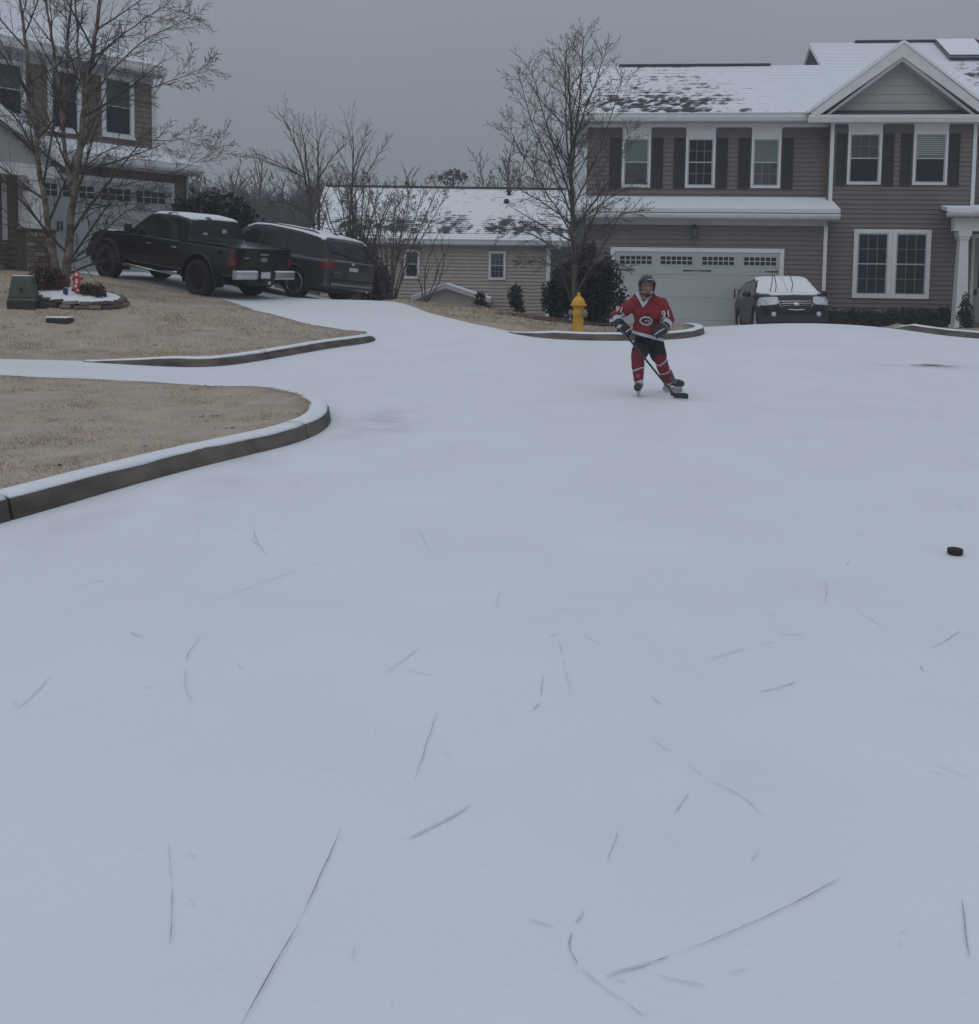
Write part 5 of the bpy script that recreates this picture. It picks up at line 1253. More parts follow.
# young bare tree behind the hydrant
b = gpt(576, 322, 21.5); D = 21.5
st = [([Vector((0, 0, -.1))] + rel(b, [(575, 290), (573, 240), (572, 190), (571, 140), (570, 100), (568, 66)], D), .078, .012, True),
      (rel(b, [(572, 170), (577, 120), (581, 78), (584, 36)], D), .035, .008, True), (rel(b, [(572, 190), (566, 130), (565, 88), (566, 48)], D), .03, .008, True),
      (rel(b, [(571, 150), (585, 110), (596, 80), (606, 50)], D), .028, .006, False), (rel(b, [(572, 200), (555, 150), (541, 108), (532, 68)], D), .028, .006, False),
      (rel(b, [(572, 215), (550, 165), (530, 120), (520, 75)], D), .024, .005, False), (rel(b, [(572, 210), (592, 170), (610, 120), (622, 80)], D), .024, .005, False),
      (rel(b, [(573, 262), (545, 240), (515, 228), (498, 232)], D), .022, .005, False), (rel(b, [(573, 255), (600, 228), (625, 212), (640, 212)], D), .022, .005, False), (rel(b, [(574, 275), (545, 262), (520, 262)], D), .018, .005, False), (rel(b, [(574, 270), (600, 258), (628, 268)], D), .018, .005, False), (rel(b, [(573, 225), (548, 205), (520, 190), (505, 175)], D), .022, .005, False), (rel(b, [(573, 225), (600, 205), (622, 190), (640, 180)], D), .022, .005, False),
      (rel(b, [(573, 235), (545, 190), (522, 155), (508, 125)], D), .022, .005, False), (rel(b, [(573, 232), (600, 195), (620, 160), (632, 130)], D), .02, .004, False)]
tree('young_tree', b, st, [dict(n=22, t0=.08, ang=(28, 58), len=.38, rel=True, wob=.028, trop=.02, seg=6, rf=.5, prof=lambda t: 1 - .55 * t), dict(n=(7, 10), t0=.12, ang=(22, 46), len=.45, rel=True, wob=.04, trop=.02, seg=3), dict(n=(2, 4), t0=.3, ang=(22, 45), len=.48, rel=True, wob=.05, trop=.03, seg=3)], 8,
     'upright bare tree with fine branches standing behind the yellow hydrant', trunk_m='bark', crown_m='twig_grey', minr=.0035)
# lower horizontal limbs of the same kind of tree seen against the garage: part of the tree's skirt
# bare tree beyond the SUV
b = Vector((at(318, 232, 34).x, 34, T(at(318, 232, 34).x, 34))); D = 34
st = [([Vector((0, 0, -.1))] + rel(b, [(319, 240), (318, 195), (318, 165), (317, 138)], D), .085, .012, True),
      (rel(b, [(317, 260), (311, 205), (304, 172), (296, 145), (285, 120)], D), .06, .008, True), (rel(b, [(316, 250), (310, 190), (306, 155), (301, 125)], D), .05, .008, True),
      (rel(b, [(305, 178), (288, 168), (268, 158), (256, 153)], D), .03, .005, False), (rel(b, [(318, 180), (330, 160), (342, 148), (346, 140)], D), .03, .005, False), (rel(b, [(306, 178), (285, 168), (262, 160), (248, 156)], D), .028, .005, False),
      (rel(b, [(316, 225), (300, 208), (285, 201), (272, 202)], D), .03, .005, False)]
tree('bare_tree', b, st, [dict(n=18, t0=.18, ang=(20, 45), len=.34, rel=True, wob=.05, trop=.06, seg=5, rf=.5), dict(n=(5, 7), t0=.2, ang=(20, 45), len=.42, rel=True, wob=.09, trop=.05, seg=4), dict(n=(1, 3), t0=.3, ang=(20, 45), len=.45, rel=True, wob=.1, trop=.03, seg=3)], 12,
     'bare vase shaped tree rising behind the grey SUV', crown_m='twig_grey', minr=.004)
b = Vector((at(352, 240, 38).x, 38, T(at(352, 240, 38).x, 38))); D = 38
st = [([Vector((0, 0, -.1))] + rel(b, [(349, 240), (350, 205), (353, 175), (354, 150), (352, 136)], D), .07, .01, True), (rel(b, [(352, 175), (358, 158), (364, 140), (367, 130)], D), .026, .005, False), (rel(b, [(351, 200), (368, 172), (380, 152), (388, 140)], D), .03, .005, False)]
tree('bare_tree', b, st, [dict(n=16, t0=.2, ang=(20, 45), len=.34, rel=True, wob=.05, trop=.06, seg=5, rf=.5), dict(n=(5, 7), t0=.2, ang=(20, 45), len=.42, rel=True, wob=.09, trop=.05, seg=4), dict(n=(1, 3), t0=.3, ang=(20, 45), len=.45, rel=True, wob=.1, trop=.03, seg=3)], 13,
     'slimmer bare tree just right of the vase shaped one, before the tan house', crown_m='twig_grey', minr=.004)
# crepe myrtle with seed heads, and a small one beside it
def fan(base, n, spread, h, seed, r0, lean=0):
    rg = random.Random(seed); out = []
    for k in range(n):
        a = 2 * math.pi * k / n + rg.uniform(-.3, .3); s = spread * rg.uniform(.35, 1); H = h * rg.uniform(.8, 1.05)
        out.append(([Vector((rg.uniform(-.08, .08), rg.uniform(-.08, .08), -.08)), Vector((math.cos(a) * s * .3, math.sin(a) * s * .3, H * .35)), Vector((math.cos(a) * s * .65, math.sin(a) * s * .65, H * .7)), Vector((math.cos(a) * s, math.sin(a) * s, H))], r0 * rg.uniform(.8, 1.1), .008, True))
    return out
b = gpt(390, 296, 27.0)
tree('crepe_myrtle', b, fan(b, 13, 1.55, 3.3, 5, .03), [dict(n=12, t0=.3, ang=(20, 50), len=.9, wob=.1, trop=.05, seg=5), dict(n=(4, 6), t0=.2, ang=(25, 50), len=.45, rel=True, wob=.12, trop=.06, seg=4), dict(n=(1, 3), t0=.3, ang=(20, 45), len=.5, rel=True, wob=.1, trop=.05, seg=3)], 21,
     'wide bare crepe myrtle with brown seed heads right of the grey SUV', crown_m='twig_grey', tips=(.34, .026, 3), minr=.003)
b = gpt(356, 296, 28.5)
tree('crepe_myrtle', b, fan(b, 12, 1.3, 3.6, 6, .035), [dict(n=12, t0=.3, ang=(20, 50), len=.9, wob=.1, trop=.05, seg=5), dict(n=(4, 6), t0=.2, ang=(25, 50), len=.45, rel=True, wob=.12, trop=.06, seg=4), dict(n=(1, 3), t0=.3, ang=(20, 45), len=.5, rel=True, wob=.1, trop=.05, seg=3)], 22,
     'bare crepe myrtle with seed heads rising directly behind the SUV tail', crown_m='twig_grey', tips=(.34, .026, 3), minr=.003)
b = gpt(426, 303, 24.0)
tree('bare_shrub', b, [(rel(b, s, 24.0), .022, .006, True) for s in ([(426, 304), (420, 285), (416, 265), (419, 245)], [(426, 304), (424, 280), (428, 258), (436, 238)], [(427, 304), (434, 280), (440, 262), (450, 246)], [(427, 304), (438, 285), (445, 265), (441, 235)])],
     [dict(n=7, t0=.25, ang=(20, 45), len=.45, rel=True, wob=.08, trop=.05, seg=4), dict(n=(2, 4), t0=.25, ang=(20, 45), len=.45, rel=True, wob=.1, trop=.05, seg=3), dict(n=(1, 2), t0=.3, ang=(20, 45), len=.5, rel=True, wob=.1, trop=.05, seg=3)], 23, 'small reddish bare shrub with open stems on the grass strip', cat='shrub', crown_m='leaf_brown', trunk_m='leaf_brown', minr=.003)

def leafy(name, base, blobs, n, size, m, label, cat='shrub', seed=1, stem=True, group=None, asp=.45, mats2=None):
    """foliage of single leaf faces spread through lobes; blobs: (dx, dy, dz, rx, ry, rz)"""
    rg = random.Random(seed); root = empty(name, base, label=label, cat=cat, group=group); mb = MB(); vol = [b[3] * b[4] * b[5] for b in blobs]
    for _ in range(n):
        bl = rg.choices(blobs, vol)[0]; d = Vector((rg.gauss(0, 1), rg.gauss(0, 1), rg.gauss(0, 1))).normalized(); r = rg.random() ** .4 * rg.uniform(.8, 1.12)
        p = Vector((bl[0] + d.x * bl[3] * r, bl[1] + d.y * bl[4] * r, max(.01, bl[2] + d.z * bl[5] * r)))
        if noise.noise(p * 2.6 + Vector((seed, 0, 0))) < -.32: continue
        a = (d + Vector((rg.gauss(0, .7), rg.gauss(0, .7), rg.gauss(0, .7) + .25))).normalized(); u = a.orthogonal().normalized(); u = (u * math.cos(rg.uniform(0, 6)) + a.cross(u) * math.sin(rg.uniform(0, 6))).normalized(); s = size * rg.uniform(.6, 1.4)
        mb.cur = 0 if not mats2 or rg.random() < .7 else 1
        mb.add([p, p + a * s * .5 + u * s * asp, p + a * s * 1.1, p + a * s * .5 - u * s * asp], [(0, 1, 2, 3)])
    c = mb.build('crown', [M[m]] + ([M[mats2]] if mats2 else []), root, fix=False)
    if stem:
        s = MB(); top = max(b[2] for b in blobs)
        for b_ in blobs[:7]: s.tube([(0, 0, -.08), (b_[0] * .5, b_[1] * .5, b_[2] * .5), (b_[0], b_[1], b_[2] + b_[5] * .4)], [.03, .02, .008], 5)
        s.build('trunk', M['bark'], root, fix=False)
    return root
# evergreens
q = Vector((at(222, 220, 31).x, 31, T(at(222, 220, 31).x, 31)))
leafy('evergreen_shrub', q, [(0, 0, 1.5, 1.0, 1.0, 1.3), (-.9, 0, 1.9, .8, .8, .95), (.55, 0, 1.5, .7, .8, 1.0), (-.2, 0, 2.3, .6, .6, .5), (1.1, .1, 1.0, .6, .7, .75), (-1.2, .2, 1.0, .8, .8, .9)], 7000, .13, 'leaf_dark', 'dark broadleaf evergreen bush behind the pickup cab', seed=3, mats2='leaf_dim')
q = gpt(590, 322, 22.4)
leafy('evergreen_shrub', q, [(0, 0, .8, .52, .5, .85), (.35, 0, .7, .45, .5, .75), (-.35, 0, .8, .4, .45, .85), (-.1, 0, 1.45, .3, .3, .45), (.25, 0, 1.25, .3, .3, .4)], 11000, .062, 'leaf_dim', 'dense dark evergreen bush beside the white garage door', seed=5, mats2='leaf_dark')
q = gpt(558, 322, 23.2)
leafy('evergreen_shrub', q, [(0, 0, .5, .38, .4, .5), (.1, 0, .9, .28, .3, .4)], 2600, .08, 'leaf_dark', 'smaller dark evergreen bush left of the dense one behind the hydrant', seed=6, mats2='leaf_dim')
q = gpt(515, 318, 25.5)
leafy('small_evergreen', q, [(0, 0, .25, .24, .24, .28), (0, 0, .6, .16, .16, .3), (.02, 0, .9, .08, .08, .2)], 900, .08, 'leaf_mid', 'small pointed evergreen seedling before the tan house wall', seed=7)
q = gpt(480, 308, 26.0)
leafy('small_evergreen', q, [(0, 0, .2, .2, .2, .25), (0, 0, .45, .12, .12, .2)], 500, .08, 'leaf_mid', 'tiny evergreen at the corner of the little porch roof', seed=8)
q = Vector((at(362, 298, 30).x, 30, T(at(362, 298, 30).x, 30)))
leafy('brown_hedge', q, [(0, 0, 1.0, .5, .5, 1.1), (.5, .2, .6, .4, .5, .65), (-.4, .1, 1.3, .4, .4, 1.0)], 4500, .10, 'leaf_dim', 'dark brown leafy hedge between the SUV and the tan house', seed=9, mats2='leaf_brown')
# low hedge along the foundation and potted-looking cone by the porch
for i, px in enumerate((832, 851, 870, 889, 908, 927, 943)):
    Yh = 30.35; p = at(px, 318, Yh); q = Vector((p.x, Yh, T(p.x, Yh) + .03))
    leafy('foundation_shrub', q, [(0, 0, .28, .36, .32, .34), (.12, .05, .42, .24, .22, .24), (-.15, 0, .38, .22, .2, .24)], 1300, .06, 'leaf_dim', ['first foundation shrub from the left, next to the dark wagon', 'second foundation shrub from the left, under the left window edge', 'third foundation shrub, below the left half of the double window', 'fourth foundation shrub, below the middle of the double window', 'fifth foundation shrub, below the right half of the double window', 'sixth foundation shrub, just past the double window', 'last foundation shrub on the right, beside the porch column'][i], seed=30 + i, group='dark low shrubs along the house foundation', mats2='leaf_dark')
q = at(965, 320, 28.2); q.z = T(q.x, q.y) + lawn_off(q.x, q.y) + .0
leafy('cone_shrub', q, [(0, 0, .25, .25, .25, .3), (0, 0, .5, .2, .2, .3), (0, 0, .8, .10, .10, .22)], 2200, .05, 'leaf_dark', 'small cone shaped evergreen in front of the porch column', seed=41)

# ------------------------------------------------------------------ garden bed with birch, utility box, hydrant
bc = gpt(79, 303, 19.2); BED = empty('garden_bed', bc, label='oval garden bed with stacked stone edging and snow round the birch', cat='garden bed')
rg = random.Random(7); rx, ry = .84, .56
for course in range(2):
    n = 20 - course; 
    for k in range(n):
        a = 2 * math.pi * (k + .5 * course) / n; cxx, cyy = rx * math.cos(a), ry * math.sin(a)
        gz_ = T(bc.x + cxx, bc.y + cyy) + .045 - bc.z; tn = math.atan2(ry * math.cos(a), -rx * math.sin(a)); L_ = .10 + .05 * rg.random()
        Mx = Matrix.Translation((cxx * (1 - .03 * course), cyy * (1 - .03 * course), gz_ + .035 + course * .075)) @ Matrix.Rotation(tn + rg.uniform(-.2, .2), 4, 'Z') @ Matrix.Rotation(rg.uniform(-.14, .14), 4, 'X') @ Matrix.Rotation(rg.uniform(-.08, .08), 4, 'Y')
        MB().box(-L_, L_, -.08 - .02 * rg.random(), .08, -.036, .036, Mx).build('edging_stone', M[rg.choice(['stone', 'stone3', 'stone2', 'kerb'])], BED, bevel=.014, seg=1)
top_ = MB(); rings = []
for f, h in ((1.0, .10), (.9, .165), (.6, .19), (.25, .2), (.02, .2)):
    rings.append([Vector((rx * f * math.cos(a), ry * f * math.sin(a), h + T(bc.x + rx * f * math.cos(a), bc.y + ry * f * math.sin(a)) + .045 - bc.z + .015 * noise.noise(Vector((a * 2, f * 3, 1))))) for a in [2 * math.pi * k / 32 for k in range(32)]])
top_.loft(rings, True, False); top_.build('snow_cap', M['snow_cap'], BED, 'all', fix=False)
def bedz(x, y): return T(x, y) + .045 + .17
for px, Y, sc, nm, lb, mm_ in ((47, 19.25, .33, 'dried_shrub', 'rounded reddish brown shrub at the foot of the birch', 'leaf_brown'), (92, 19.05, .24, 'dried_shrub', 'flat brown dried plant on the right of the garden bed', 'leaf_brown'), (82, 19.2, .14, 'dried_shrub', 'little brown tuft between the red stake and the flat dried plant', 'leaf_dim')):
    p = at(px, 300, Y); q = Vector((p.x, Y, bedz(p.x, Y) - .05))
    leafy(nm, q, [(0, 0, sc * .7, sc, sc * .8, sc * .85 if sc > .3 else sc * .55), (sc * .5, 0, sc * .45, sc * .7, sc * .6, sc * .5)], 1500 if sc > .3 else 700, .05, mm_, lb, 'shrub', seed=int(px))
# red garden stake: a figure-shaped board on a rod, and a little blue marker
p = at(77, 292, 19.0); q = Vector((p.x, 19.0, bedz(p.x, 19.0) - .03)); RS = empty('garden_stake', q, label='small red and white garden stake standing before the birch trunk', cat='ornament')
MB().tube([(0, .012, -.1), (0, .012, .42)], .006, 5).build('rod', M['black'], RS)
MB().prism([(-.05, .08), (.05, .08), (.07, .16), (.055, .30), (.12, .33), (.12, .385), (.05, .385), (.055, .46), (.0, .52), (-.055, .46), (-.05, .385), (-.12, .385), (-.12, .33), (-.055, .30), (-.07, .16)], -.012, .004).build('board', M['red_sign'], RS, bevel=.004)
for dx, z, w, h in ((-.105, .358, .018, .022), (0, .43, .03, .03), (.0, .30, .022, .04), (-.015, .21, .022, .03), (.02, .13, .02, .022)): MB().box(dx - w, dx + w, -.017, -.0125, z - h, z + h).build('white_mark', M['white'], RS, bevel=.006)
p = at(66, 302, 18.85); q = Vector((p.x, 18.85, bedz(p.x, 18.85) - .05)); BS = empty('yard_sign', q, label='tiny dark blue sign on a stake in the snowy bed', cat='sign')
MB().box(-.012, .012, -.006, .006, -.08, .12).build('stake', M['black'], BS); MB().box(-.05, .05, -.016, -.0065, .09, .20).build('sign_plate', M['blue_sign'], BS, bevel=.004)
q = gpt(24, 314, 18.5); UB = empty('utility_pedestal', q, R(12), label='green tapered utility box standing on the lawn at the left edge', cat='utility box')
def frust(z0, z1, a0, b0, a1, b1, m, name, parent, bv=.015):
    c = MB(); c.loft([[Vector((x * a, y * b_, z)) for x, y in ((-1, -1), (1, -1), (1, 1), (-1, 1))] for z, a, b_ in ((z0, a0, b0), (z1, a1, b1))]); return c.build(name, M[m], parent, bevel=bv)
frust(-.1, .13, .25, .21, .25, .21, 'utility_dark', 'base', UB); frust(.131, .20, .255, .215, .24, .205, 'utility', 'skirt', UB)
frust(.201, .60, .232, .195, .17, .145, 'utility', 'cover', UB, .02); frust(.601, .615, .16, .135, .15, .125, 'snow_cap', 'snow_cap', UB, .006)
MB().box(-.02, .02, -.20, -.165, .33, .42, Matrix.Rotation(R(7), 4, 'X')).build('lock_hasp', M['utility_dark'], UB)
MB().box(.255, .42, -.1, .08, -.08, .07).build('side_box', M['utility_dark'], UB, bevel=.02)
q = gpt(60, 321, 17.7); VC = empty('ground_box', q, R(-8), label='low dark valve box with snow on its lid set in the lawn', cat='utility box')
frust(-.12, .105, .215, .13, .20, .12, 'utility_dark', 'box', VC); frust(.106, .13, .205, .125, .195, .115, 'snow_cap', 'snow_cap', VC, .008)
hp = gpt(578, 330, 20.0); HY = empty('fire_hydrant', hp, label='yellow fire hydrant on the grass corner behind the skater', cat='hydrant')
body = MB().lathe([(.01, -.05), (.165, -.05), (.165, .035), (.12, .04), (.115, .06), (.105, .08), (.10, .44), (.115, .46), (.115, .48), (.105, .485)], 24).build('barrel', M['hydrant'], HY, 35)
MB().lathe([(.10, .486), (.155, .49), (.16, .515), (.135, .525), (.125, .56), (.10, .61), (.065, .65), (.035, .665), (.035, .675), (.03, .73), (.005, .735)], 24).build('bonnet', M['hydrant'], HY, 35)
for k in range(8): a = math.pi / 4 * k; MB().lathe([(.016, 0), (.016, .025), (.002, .027)], 6, Matrix.Translation((.142 * math.cos(a), .142 * math.sin(a), .035))).build('bolt', M['hydrant'], HY)
for rot, rr, L_, mm_ in ((R(-25), .062, .155, 'hydrant_grey'), (R(155), .05, .165, 'hydrant_grey'), (R(-110), .05, .15, 'hydrant')):
    Mx = Matrix.Translation((0, 0, .36)) @ Matrix.Rotation(rot, 4, 'Z') @ Matrix.Rotation(math.pi / 2, 4, 'Y')
    MB().lathe([(rr, .06), (rr, L_ - .03), (rr * 1.25, L_ - .03), (rr * 1.25, L_), (rr * .5, L_ + .005), (rr * .35, L_ + .03), (.004, L_ + .03)], 16, Mx).build('hose_cap', M[mm_], HY, 35)
HY.scale = (1.06, 1.06, 1.12)
# mulch ring with fallen snow clumps behind the hydrant
mu = patch((hp.x - .1, hp.y + 2.0), 1.5, .55, 'mulch', 'mulch', 12, 0, .075, .3, None); tag(mu, 'strip of dark mulch under the evergreen bushes', kind='structure')

# ------------------------------------------------------------------ far wood and the trees behind the tan house
def far_wood():
    rg = random.Random(77); V, F = [], []
    def blade(p, q, w):
        k = len(V); V.extend([(p[0] - w, p[1], p[2]), (p[0] + w, p[1], p[2]), (q[0] + w * .3, q[1], q[2]), (q[0] - w * .3, q[1], q[2])]); F.append((k, k + 1, k + 2, k + 3))
    for i in range(1000):
        x = rg.uniform(-120, 110) if i % 4 == 0 else rg.uniform(-58, 34); y = rg.uniform(95, 150); h = rg.uniform(14, 18.5) + 2.6 * noise.noise(Vector((x * .05, 0, 1))) - (1.5 if x > -15 else 0); z = -2.6
        lean = rg.gauss(0, .8); th = h * rg.uniform(.55, .75); blade((x, y, z), (x + lean, y, z + th), .2)
        for _ in range(40):
            t = rg.uniform(.25, 1.0); a = rg.uniform(-1, 1); l = h * .30 * math.sin(math.pi * min(1, .25 + t * .6)) * rg.uniform(.6, 1.1); bx, bz = x + lean * t, z + th * t
            ex_, ey_, ez_ = bx + a * l, y + rg.uniform(-1, 1) * l * .8, bz + l * rg.uniform(.25, 1.0) * (1.25 - abs(a) * .5); blade((bx, y, bz), (ex_, ey_, ez_), .085)
            for _ in range(4): f = rg.uniform(.3, 1); blade((bx + (ex_ - bx) * f, y + (ey_ - y) * f, bz + (ez_ - bz) * f), (bx + (ex_ - bx) * f + rg.gauss(0, .8), y + (ey_ - y) * f + rg.gauss(0, .6), bz + (ez_ - bz) * f + rg.uniform(.1, 1.3)), .050)
    mb = MB(); mb.v, mb.f, mb.m = V, F, [0] * len(F)
    return tag(mb.build('far_wood', M['far_twig'], None, fix=False), 'hazy bare wood far behind the houses', 'wood', kind='stuff')
far_wood()
for px, Y, h, s, lb in ((505, 78, 12.6, 31, 'hazy bare tree above the tan roof, left of a pair'), (531, 76, 12.4, 32, 'hazy bare tree above the tan roof, right of a pair'), (478, 84, 10.6, 33, 'faint low bare tree above the tan roof beside the pine')):
    p = at(px, 190, Y); b = Vector((p.x, Y, T(p.x, Y)))
    tree('bare_tree', b, [([(0, 0, -.2), (.1, 0, h * .35), (-.1, 0, h * .6)], .16, .06, True), ([(.1, 0, h * .35), (-1.2, .2, h * .65), (-2.0, 0, h * .92)], .08, .02, False), ([(.1, 0, h * .4), (1.0, .2, h * .7), (1.5, 0, h)], .08, .02, False), ([(0, 0, h * .5), (.1, .2, h * .75), (.4, 0, h * 1.02)], .07, .02, False)],
         [dict(n=12, t0=.25, ang=(20, 50), len=.40, rel=True, wob=.08, trop=.05, seg=4), dict(n=(4, 6), t0=.2, ang=(20, 45), len=.45, rel=True, wob=.1, trop=.05, seg=3), dict(n=4, t0=.3, ang=(20, 45), len=.5, rel=True, wob=.1, trop=.03, seg=2)], s, lb, crown_m='far_twig', trunk_m='far_twig', minr=.018)
p = at(452, 178, 70); b = Vector((p.x, 70, T(p.x, 70))); zc = p.z - b.z
PT = leafy('pine_tree', b, [(-.6, 0, zc - .05, .45, .4, .22), (.1, 0, zc + .3, .5, .4, .2), (.3, 0, zc - .15, .4, .4, .16), (.7, 0, zc + .1, .35, .4, .18), (-.2, 0, zc - .35, .3, .3, .12)], 520, .22, 'far_pine', 'small dark pine crown showing above the tan roof', 'tree', seed=51, stem=False, asp=.2)
MB().tube([(0, 0, -.2), (.1, 0, zc * .6), (.1, 0, zc + .2)], [.14, .1, .05], 8).build('trunk', M['bark'], PT)
# ------------------------------------------------------------------ the skater
J = {k: at(*v) for k, v in dict(pelvis=(648.5, 341, 12.05), belly=(648, 326, 12.0), chest=(648, 313, 11.97), neck=(645.2, 299.5, 11.96), head=(646.8, 286.6, 11.87),
     rs=(633.5, 305, 11.98), re=(616, 315.5, 12.02), rw=(619.5, 325, 11.86), ls=(661.5, 305, 11.98), le=(669.2, 320.5, 11.98), lw=(664, 328, 11.83),
     rh=(642.5, 344, 12.05), rk=(637.5, 358, 11.86), ra=(638.8, 382, 11.82), lh=(655.5, 344, 12.05), lk=(661, 361, 12.0), la=(667.5, 381.5, 12.2)).items()}
grip_a, heel = at(621, 328.5, 11.80), onT(673.5, 398.5) + Vector((0, 0, .02))
sdir = (heel - grip_a).normalized(); G = grip_a + sdir * .055
PB = Vector((J['pelvis'].x, J['pelvis'].y, 0)); PB.z = T(PB.x, PB.y); hc = J['head']
def head_shapes(mb):
    mb.ell(hc + Vector((0, .01, .03)), (.076, .094, .085)); mb.ell(hc + Vector((0, -.015, -.03)), (.062, .075, .078)); mb.capsule(hc + Vector((-.018, -.05, -.088)), hc + Vector((.018, -.05, -.088)), .024, .024)
    mb.capsule(hc + Vector((0, -.088, .012)), hc + Vector((0, -.104, -.026)), .008, .013)            # nose
    mb.ell(hc + Vector((.034, -.068, -.03)), (.02, .02, .018)); mb.ell(hc + Vector((-.034, -.068, -.03)), (.02, .02, .018))
    mb.capsule(hc + Vector((-.02, -.082, -.058)), hc + Vector((.02, -.082, -.058)), .0085, .0085)
    for s in (-1, 1): mb.ell(hc + Vector((s * .078, .012, -.012)), (.009, .02, .03))
    mb.capsule(J['neck'] + Vector((0, .01, -.06)), hc + Vector((0, .02, -.06)), .05, .046)
bm_ = MB(); head_shapes(bm_)
bm_.ell(J['chest'], (.155, .105, .17)); bm_.ell(J['belly'], (.14, .10, .15)); bm_.ell(J['pelvis'], (.14, .105, .11)); bm_.capsule(J['rs'], J['ls'], .055, .055)
for a, b, r0, r1 in (('rs', 're', .046, .038), ('re', 'rw', .038, .028), ('ls', 'le', .046, .038), ('le', 'lw', .038, .028), ('rh', 'rk', .078, .055), ('rk', 'ra', .055, .034), ('lh', 'lk', .078, .055), ('lk', 'la', .055, .034)):
    bm_.capsule(J[a], J[b], r0, r1)
def cl_body(c, n):
    d = c - hc
    if abs(d.z) < .16 and abs(d.x) < .1:
        if d.y < -.045:
            if ((abs(d.x) - .029) / .013) ** 2 + ((d.z - .008) / .0065) ** 2 < 1: return 1
            if abs(abs(d.x) - .03) < .02 and abs(d.z - .028) < .0055: return 1
            if abs(d.x) < .024 and abs(d.z + .058) < .008: return 2
        if d.z > .055 or (d.y > .03 and d.z > -.05): return 1
        return 0
    if c.z > J['neck'].z - .005: return 0
    return 3
SK = skin_obj('person', union(bm_, .007, 3), None, [M['skin'], M['hair'], M['lip'], M['cloth_black']], cl_body, PB); SK.location = PB
tag(SK, 'hockey skater in red and white jersey, black helmet and red socks gliding with a stick', 'person')
# jersey
jm = MB(); jm.ell(J['chest'] + Vector((0, 0, .0)), (.195, .135, .165)); jm.ell(J['belly'], (.178, .14, .17)); jm.capsule(J['rs'], J['ls'], .082, .082)
hemc = at(648, 336, 12.0)
jm.loft([[Vector((c.x + a * math.cos(t), c.y + b * math.sin(t), c.z + .045 * -math.cos(t) * k)) for t in [2 * math.pi * i / 24 for i in range(24)]] for c, a, b, k in ((hemc + Vector((0, 0, -.03)), .186, .15, 1), (hemc + Vector((0, 0, .06)), .18, .145, .6), (J['belly'] + Vector((0, 0, .04)), .165, .13, 0))])
for a, b, r0, r1 in (('rs', 're', .086, .066), ('re', 'rw', .066, .056), ('ls', 'le', .088, .070), ('le', 'lw', .068, .056)): jm.capsule(J[a], J[b], r0, r1)
jm.capsule(at(637.5, 301.5, 11.95), at(655.5, 301.5, 11.95), .078, .078); jm.capsule(at(638.5, 297.2, 11.94), at(651.8, 297.2, 11.94), .058, .058); jm.ell(at(645, 304, 11.93), (.10, .085, .07))
hem_z = lambda x: hemc.z - .03 - .045 * (x - hemc.x) / .18
cvl, cvm, cvr = at(636.2, 294.5, 11.86), at(643.2, 308, 11.84), at(653.2, 294.5, 11.86); lg = at(646.6, 321, 11.84)
def side_of(p, a, b): return ((b.x - a.x) * (p.z - a.z) - (b.z - a.z) * (p.x - a.x)) / math.hypot(b.x - a.x, b.z - a.z)
def cl_jersey(c, n):
    for e, w in (('re', 'rw'), ('le', 'lw')):
        d = J[w] - J[e]; t = (c - J[e]).dot(d) / d.length_squared; r = (c - J[e] - d * t).length
        if r < .10 and t > -.05 and (c.x < J['re'].x + .10 if e == 're' else c.x > J['le'].x - .12):
            if t > .30: return 1
            if t > .20: return 2
    h = c.z - hem_z(c.x)
    if abs(c.x - hemc.x) < .24:
        if h < .012: return 2
        if h < .050: return 1
        if h < .064: return 2
    if c.y < J['neck'].y + .10 and c.z > cvm.z - .06:
        u, v = side_of(c, cvl, cvm), side_of(c, cvm, cvr)
        ins = min(u, v)
        if ins > .034: return 3 if c.z < cvm.z + .10 else 4
        if ins > 0: return 1
        if ins > -.008: return 2
    if c.y < lg.y + .08 and n.y < 0:
        a = R(-8); dx, dz = c.x - lg.x, c.z - lg.z; ux, uz = dx * math.cos(a) + dz * math.sin(a), -dx * math.sin(a) + dz * math.cos(a); r = math.hypot(ux / .078, uz / .052)
        if r < 1.22:
            if r > 1.04: return 2
            if r > .74: return 1
            if r > .60: return 0
            ang = math.atan2(uz / .052, ux / .078)
            if math.hypot((ux - .012) / .034, (uz + .002) / .017) < 1: return 1 if math.hypot((ux - .012) / .02, (uz + .004) / .009) > 1 else 2
            return 2
        t = math.hypot(dx / .03, (dz - .078) / .016)
        if t < 1: return 2
    return 0
JS = skin_obj('jersey', union(jm, .0075, 4), SK, [M['jersey'], M['jersey_white'], M['cloth_black'], M['cloth_black'], M['skin']], cl_jersey, PB, .019, 8)
def number(txt, pos, nrm, up, size):
    z = Vector(nrm).normalized(); x = Vector(up).cross(z).normalized(); y = z.cross(x); Mx = Matrix.Identity(4)
    for i, v in enumerate((x, y, z)): Mx[0][i], Mx[1][i], Mx[2][i] = v
    Mx.translation = pos - PB; return text_part(txt, size, Mx, M['jersey_white'], 'number', JS, .003)
number('91', at(666.0, 314.2, 11.885), Vector((.12, -1, .12)), Vector((-.12, 0, 1)), .115)
number('91', at(619.2, 309.8, 11.905), Vector((-.30, -.9, .30)), Vector((.25, 0, 1)), .095)
